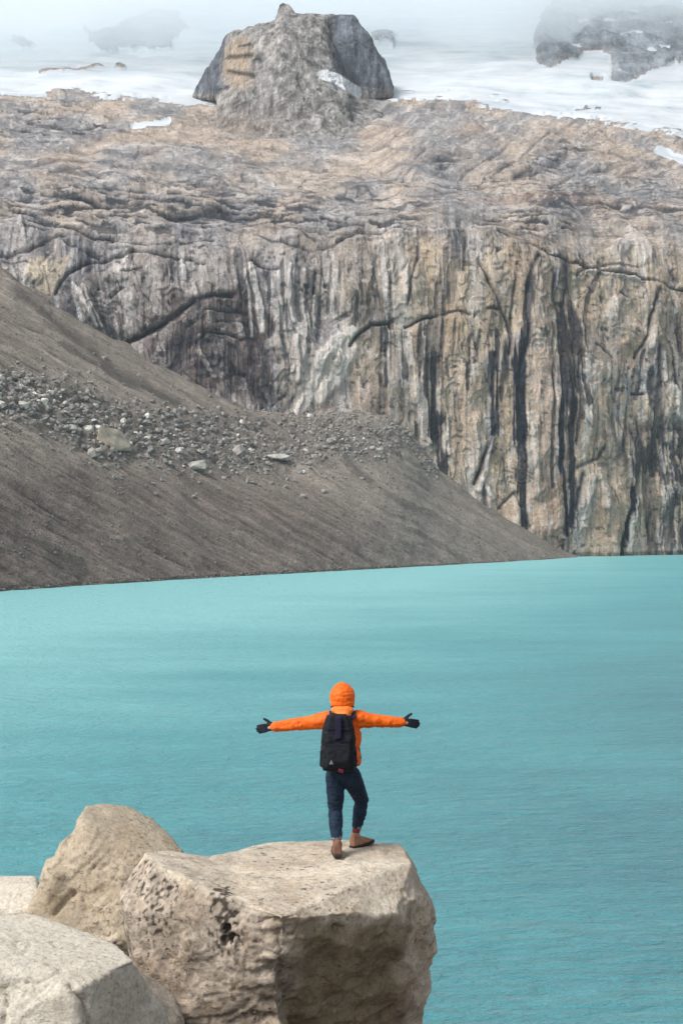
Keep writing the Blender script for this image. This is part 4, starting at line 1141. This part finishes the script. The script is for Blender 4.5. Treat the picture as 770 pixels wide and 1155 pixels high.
part('hood_band', bm, .006, M_wine, 1, parent=hood)  # dark band along the base of the hood

# trousers
bm = bmesh.new()
ellip(bm, at(387.3, 872, YH), (.155, .12, .11))
for h_, k_, a_, sgn in ((hL, kL, aL, -1), (hR, kR, aR, 1)):
    th = h_ + (k_ - h_) * .35
    capsule(bm, h_, .100, th, .090); capsule(bm, th, .090, k_, .066)
    cf = k_ + (a_ - k_) * .35 + Vector((0, -.012, 0))
    capsule(bm, k_, .066, cf, .066)
    capsule(bm, cf, .066, a_ + (k_ - a_).normalized() * .075, .050)
trousers = part('trousers', bm, .009, M_denim, 3, wrinkle(.010, .08, 5.0))
for k_, a_ in ((kL, aL), (kR, aR)):
    u_ = (k_ - a_).normalized()
    bm = bmesh.new(); capsule(bm, a_ + u_ * .068, .0515, a_ + u_ * .088, .0525)
    part('cuff', bm, .006, M_cuff, 1, parent=trousers)
    bm = bmesh.new(); capsule(bm, a_ - u_ * .03, .040, a_ + u_ * .06, .042)
    part('sock', bm, .006, M_sock, 1)

# boots
def boot(foot, ang, pitch, mat):
    Rm = Matrix.Rotation(ang, 3, 'Z') @ Matrix.Rotation(pitch, 3, 'X')     # local +Y is the toe
    W = lambda x, y, z: foot + Rm @ Vector((x, y, z))
    bm = bmesh.new()
    add_hull(bm, [W(s * x, y, z) for s in (-1, 1) for (x, y, z) in
                  [(.036, -.10, .025), (.040, -.095, .075), (.042, -.01, .12), (.036, -.085, .13), (.046, .06, .075), (.050, .10, .03), (.044, .16, .045), (.025, .185, .03), (.045, .0, .025)]])
    capsule(bm, W(0, -.045, .09), .046, W(0, -.042, .125), .048)
    b_ = part('boot', bm, .007, mat, 3)
    bm = bmesh.new()
    add_hull(bm, [W(s * x, y, z) for s in (-1, 1) for z in (-.004, .030) for (x, y) in [(.034, -.112), (.042, -.07), (.038, 0), (.052, .10), (.045, .165), (.022, .20)]])
    part('sole', bm, .006, M_sole, 2, parent=b_)
    return b_
boot(footL, R(6), 0.0, M_suede)
bR = boot(footR, R(-48), R(5), M_suede_pale)
bR['label'] = 'lighter tan boot turned out to the right'

# gloves: palm, four bent fingers and a thumb
def glove(w_, e_, sgn):
    u_ = (w_ - e_).normalized()                 # along the arm
    up = Vector((0, 0, 1)); up = (up - u_ * up.dot(u_)).normalized()
    fw = Vector((0, -1, 0))                      # palms turned forward-down; back of the hand to the camera
    W = lambda a, b_, c: w_ + u_ * a + up * b_ + fw * c
    bm = bmesh.new()
    capsule(bm, W(-.02, 0, 0), .038, W(.035, 0, 0), .036)
    add_hull(bm, [W(a, b_, c) for a, b_ in ((.03, .032), (.03, -.032), (.12, .046), (.125, -.042)) for c in (-.018, .018)])
    for k, (b_, ln, dr) in enumerate([(.033, .070, -.006), (.011, .082, -.010), (-.011, .076, -.013), (-.032, .058, -.012)]):
        p0 = W(.112, b_, 0); p1 = W(.122 + ln * .5, b_ + dr * .4, -.006); p2 = W(.120 + ln, b_ + dr, -.022)
        capsule(bm, p0, .0145, p1, .0135); capsule(bm, p1, .0135, p2, .0115)
    t0, t1, t2 = W(.045, .030, -.004), W(.080, .068, -.008), W(.112, .092, -.012)
    capsule(bm, t0, .019, t1, .0155); capsule(bm, t1, .0155, t2, .012)
    return part('glove', bm, .0055, M_glove, 2)
glove(wL, eL, -1); glove(wR, eR, 1)

# ------------------------------------------------------------------ backpack, worn: a thing of its own
pc = at(381.5, 838.5, YH - .20)
bm = bmesh.new()
q = lambda x, y, z: pc + Vector((x, y, z))
add_hull(bm, [q(s * .150, y, z) for s in (-1, 1) for (y, z) in ((.09, -.27), (-.07, -.26), (.09, .16), (-.06, .13))] +
             [q(s * .115, y, z) for s in (-1, 1) for (y, z) in ((.09, .275), (-.03, .26), (-.10, -.2), (-.10, .05))] +
             [q(s * .172, .02, z) for s in (-1, 1) for z in (-.20, .0)])
me = remesh(bm, .009, 26); displace(me, wrinkle(.010, .13, 9.0))
pack = link('backpack', me, M_pack)
set_origin(me, pack, q(0, .03, -.28))
tag(pack, "black and purple backpack worn on the hiker's back", 'backpack')
bm = bmesh.new()
add_hull(bm, [q(s * x, y, z) for s in (-1, 1) for (x, y, z) in ((.12, -.105, .04), (.115, -.125, -.10), (.10, -.145, -.16), (.125, -.105, -.235), (.11, -.12, -.23))])
part('front_pocket', bm, .008, M_pack, 8, wrinkle(.004, .08), parent=pack)
bm = bmesh.new()
add_hull(bm, [q(s * x, y, z) for s in (-1, 1) for (x, y, z) in ((.12, .08, .20), (.11, -.075, .18), (.08, -.05, .285), (.08, .08, .295), (.118, -.085, .13))])
part('lid', bm, .008, M_pack, 9, wrinkle(.004, .08), parent=pack)
bm = bmesh.new()
add_hull(bm, [q(s * .030, y, z) for s in (-1, 1) for (y, z) in ((-.10, .27), (-.075, .285), (-.122, .06), (-.09, .06), (-.10, .15))])
part('webbing', bm, .006, M_pack_navy, 1, parent=pack)
for s in (-1, 1):
    bm = bmesh.new()
    add_hull(bm, [q(s * x, y, z) for (x, y, z) in ((.15, -.05, -.24), (.15, .06, -.24), (.188, .0, -.23), (.182, -.03, -.07), (.182, .04, -.07), (.15, .05, -.05), (.15, -.05, -.05))])
    part('side_pocket', bm, .007, M_pack, 8, parent=pack)
bm = bmesh.new()
add_hull(bm, [q(x, y, z) for (x, z) in ((-.005, -.262), (.05, -.275), (.055, -.24), (.005, -.225)) for y in (-.128, -.100)])
part('trim', bm, .006, M_wine, 1, parent=pack)
bm = bmesh.new()
add_hull(bm, [q(x, y, z) for (x, z) in ((-.092, -.185), (-.045, -.185), (-.068, -.135)) for y in (-.152, -.13)])
part('logo_patch', bm, .004, M_mark, 1, parent=pack)
# shoulder straps: over the shoulder and down the chest
for s, sh in ((-1, sL), (1, sR)):
    x_ = 0.105 * s + at(386, 800, YH).x
    path = [q(s * .085, .06, .20), Vector((x_, YH - .11, sL.z + .055)), Vector((x_, YH - .03, sL.z + .090)), Vector((x_, YH + .06, sL.z + .055)),
            Vector((x_ + s * .01, YH + .125, sL.z - .06)), Vector((x_ + s * .03, YH + .145, sL.z - .22)), Vector((x_ + s * .06, YH + .06, sL.z - .40)), q(s * .15, .07, -.20)]
    bm = bmesh.new()
    for a_, b_ in zip(path[:-1], path[1:]):
        add_hull(bm, [p_ + Vector((dx, dy, dz)) for p_ in (a_, b_) for dx in (-.028, .028) for dy in (-.009, .009) for dz in (-.009, .009)])
    part('shoulder_strap', bm, .006, M_strap, 2, parent=pack)

# ------------------------------------------------------------------ mist on the high snow, haze in the air
def vol_mat(name, col, dens, aniso=0.2):
    m = bpy.data.materials.new(name); m.use_nodes = True
    nt = m.node_tree; nt.nodes.clear()
    out = nt.nodes.new('ShaderNodeOutputMaterial'); pv = nt.nodes.new('ShaderNodeVolumePrincipled')
    pv.inputs['Color'].default_value = (*col, 1)
    pv.inputs['Density'].default_value = dens
    pv.inputs['Anisotropy'].default_value = aniso
    nt.links.new(pv.outputs[0], out.inputs['Volume'])
    return m
M_haze = vol_mat('haze', (0.86, 0.93, 0.97), 0.00006)
M_mist = vol_mat('mist', (0.905, 0.955, 0.98), 0.0065, 0.0)
mx, my = np.linspace(-800, 900, 110), np.linspace(1235, 1890, 60)
MX, MY = np.meshgrid(mx, my)
mb = 492 + fbm(MX / 150, MY / 150, 0.4, 4) * 34 + np.interp(mx, [-300, -100, 40, 200, 330, 900], [-44, -38, 0, 2, 8, 8])[None, :]
mt_ = np.maximum(mb + 20, np.interp(my, [1235, 1400, 1620, 1900], [530, 620, 740, 930])[:, None] + fbm(MX / 120, MY / 120, 5.4, 3) * 25)
nr, nc = MX.shape
Vb = np.stack([MX, MY, mb], -1).reshape(-1, 3); Vt = np.stack([MX, MY, mt_], -1).reshape(-1, 3)
fc = []
I = lambda i, j: i * nc + j
nn = nr * nc
for i in range(nr - 1):
    for j in range(nc - 1):
        fc.append((I(i, j), I(i + 1, j), I(i + 1, j + 1), I(i, j + 1)))
        fc.append((nn + I(i, j), nn + I(i, j + 1), nn + I(i + 1, j + 1), nn + I(i + 1, j)))
for i in range(nr - 1):
    fc.append((I(i, 0), nn + I(i, 0), nn + I(i + 1, 0), I(i + 1, 0)))
    fc.append((I(i, nc - 1), I(i + 1, nc - 1), nn + I(i + 1, nc - 1), nn + I(i, nc - 1)))
for j in range(nc - 1):
    fc.append((I(0, j), I(0, j + 1), nn + I(0, j + 1), nn + I(0, j)))
    fc.append((I(nr - 1, j), nn + I(nr - 1, j), nn + I(nr - 1, j + 1), I(nr - 1, j + 1)))
me = bpy.data.meshes.new('mist'); me.from_pydata(np.concatenate([Vb, Vt]).tolist(), [], fc); me.update()
mist = link('mist', me, M_mist)
tag(mist, 'pale low cloud hiding the top of the snowfield', 'mist', kind='stuff')
bm = bmesh.new(); bmesh.ops.create_cube(bm, size=1.0)
bmesh.ops.scale(bm, vec=(1900, 2250, 1000), verts=bm.verts)
bmesh.ops.translate(bm, vec=(100, 1000, 485), verts=bm.verts)
me = bpy.data.meshes.new('haze'); bm.to_mesh(me); bm.free()
haze = link('haze', me, M_haze)
tag(haze, 'thin pale haze in the air of the whole valley', 'haze', kind='stuff')
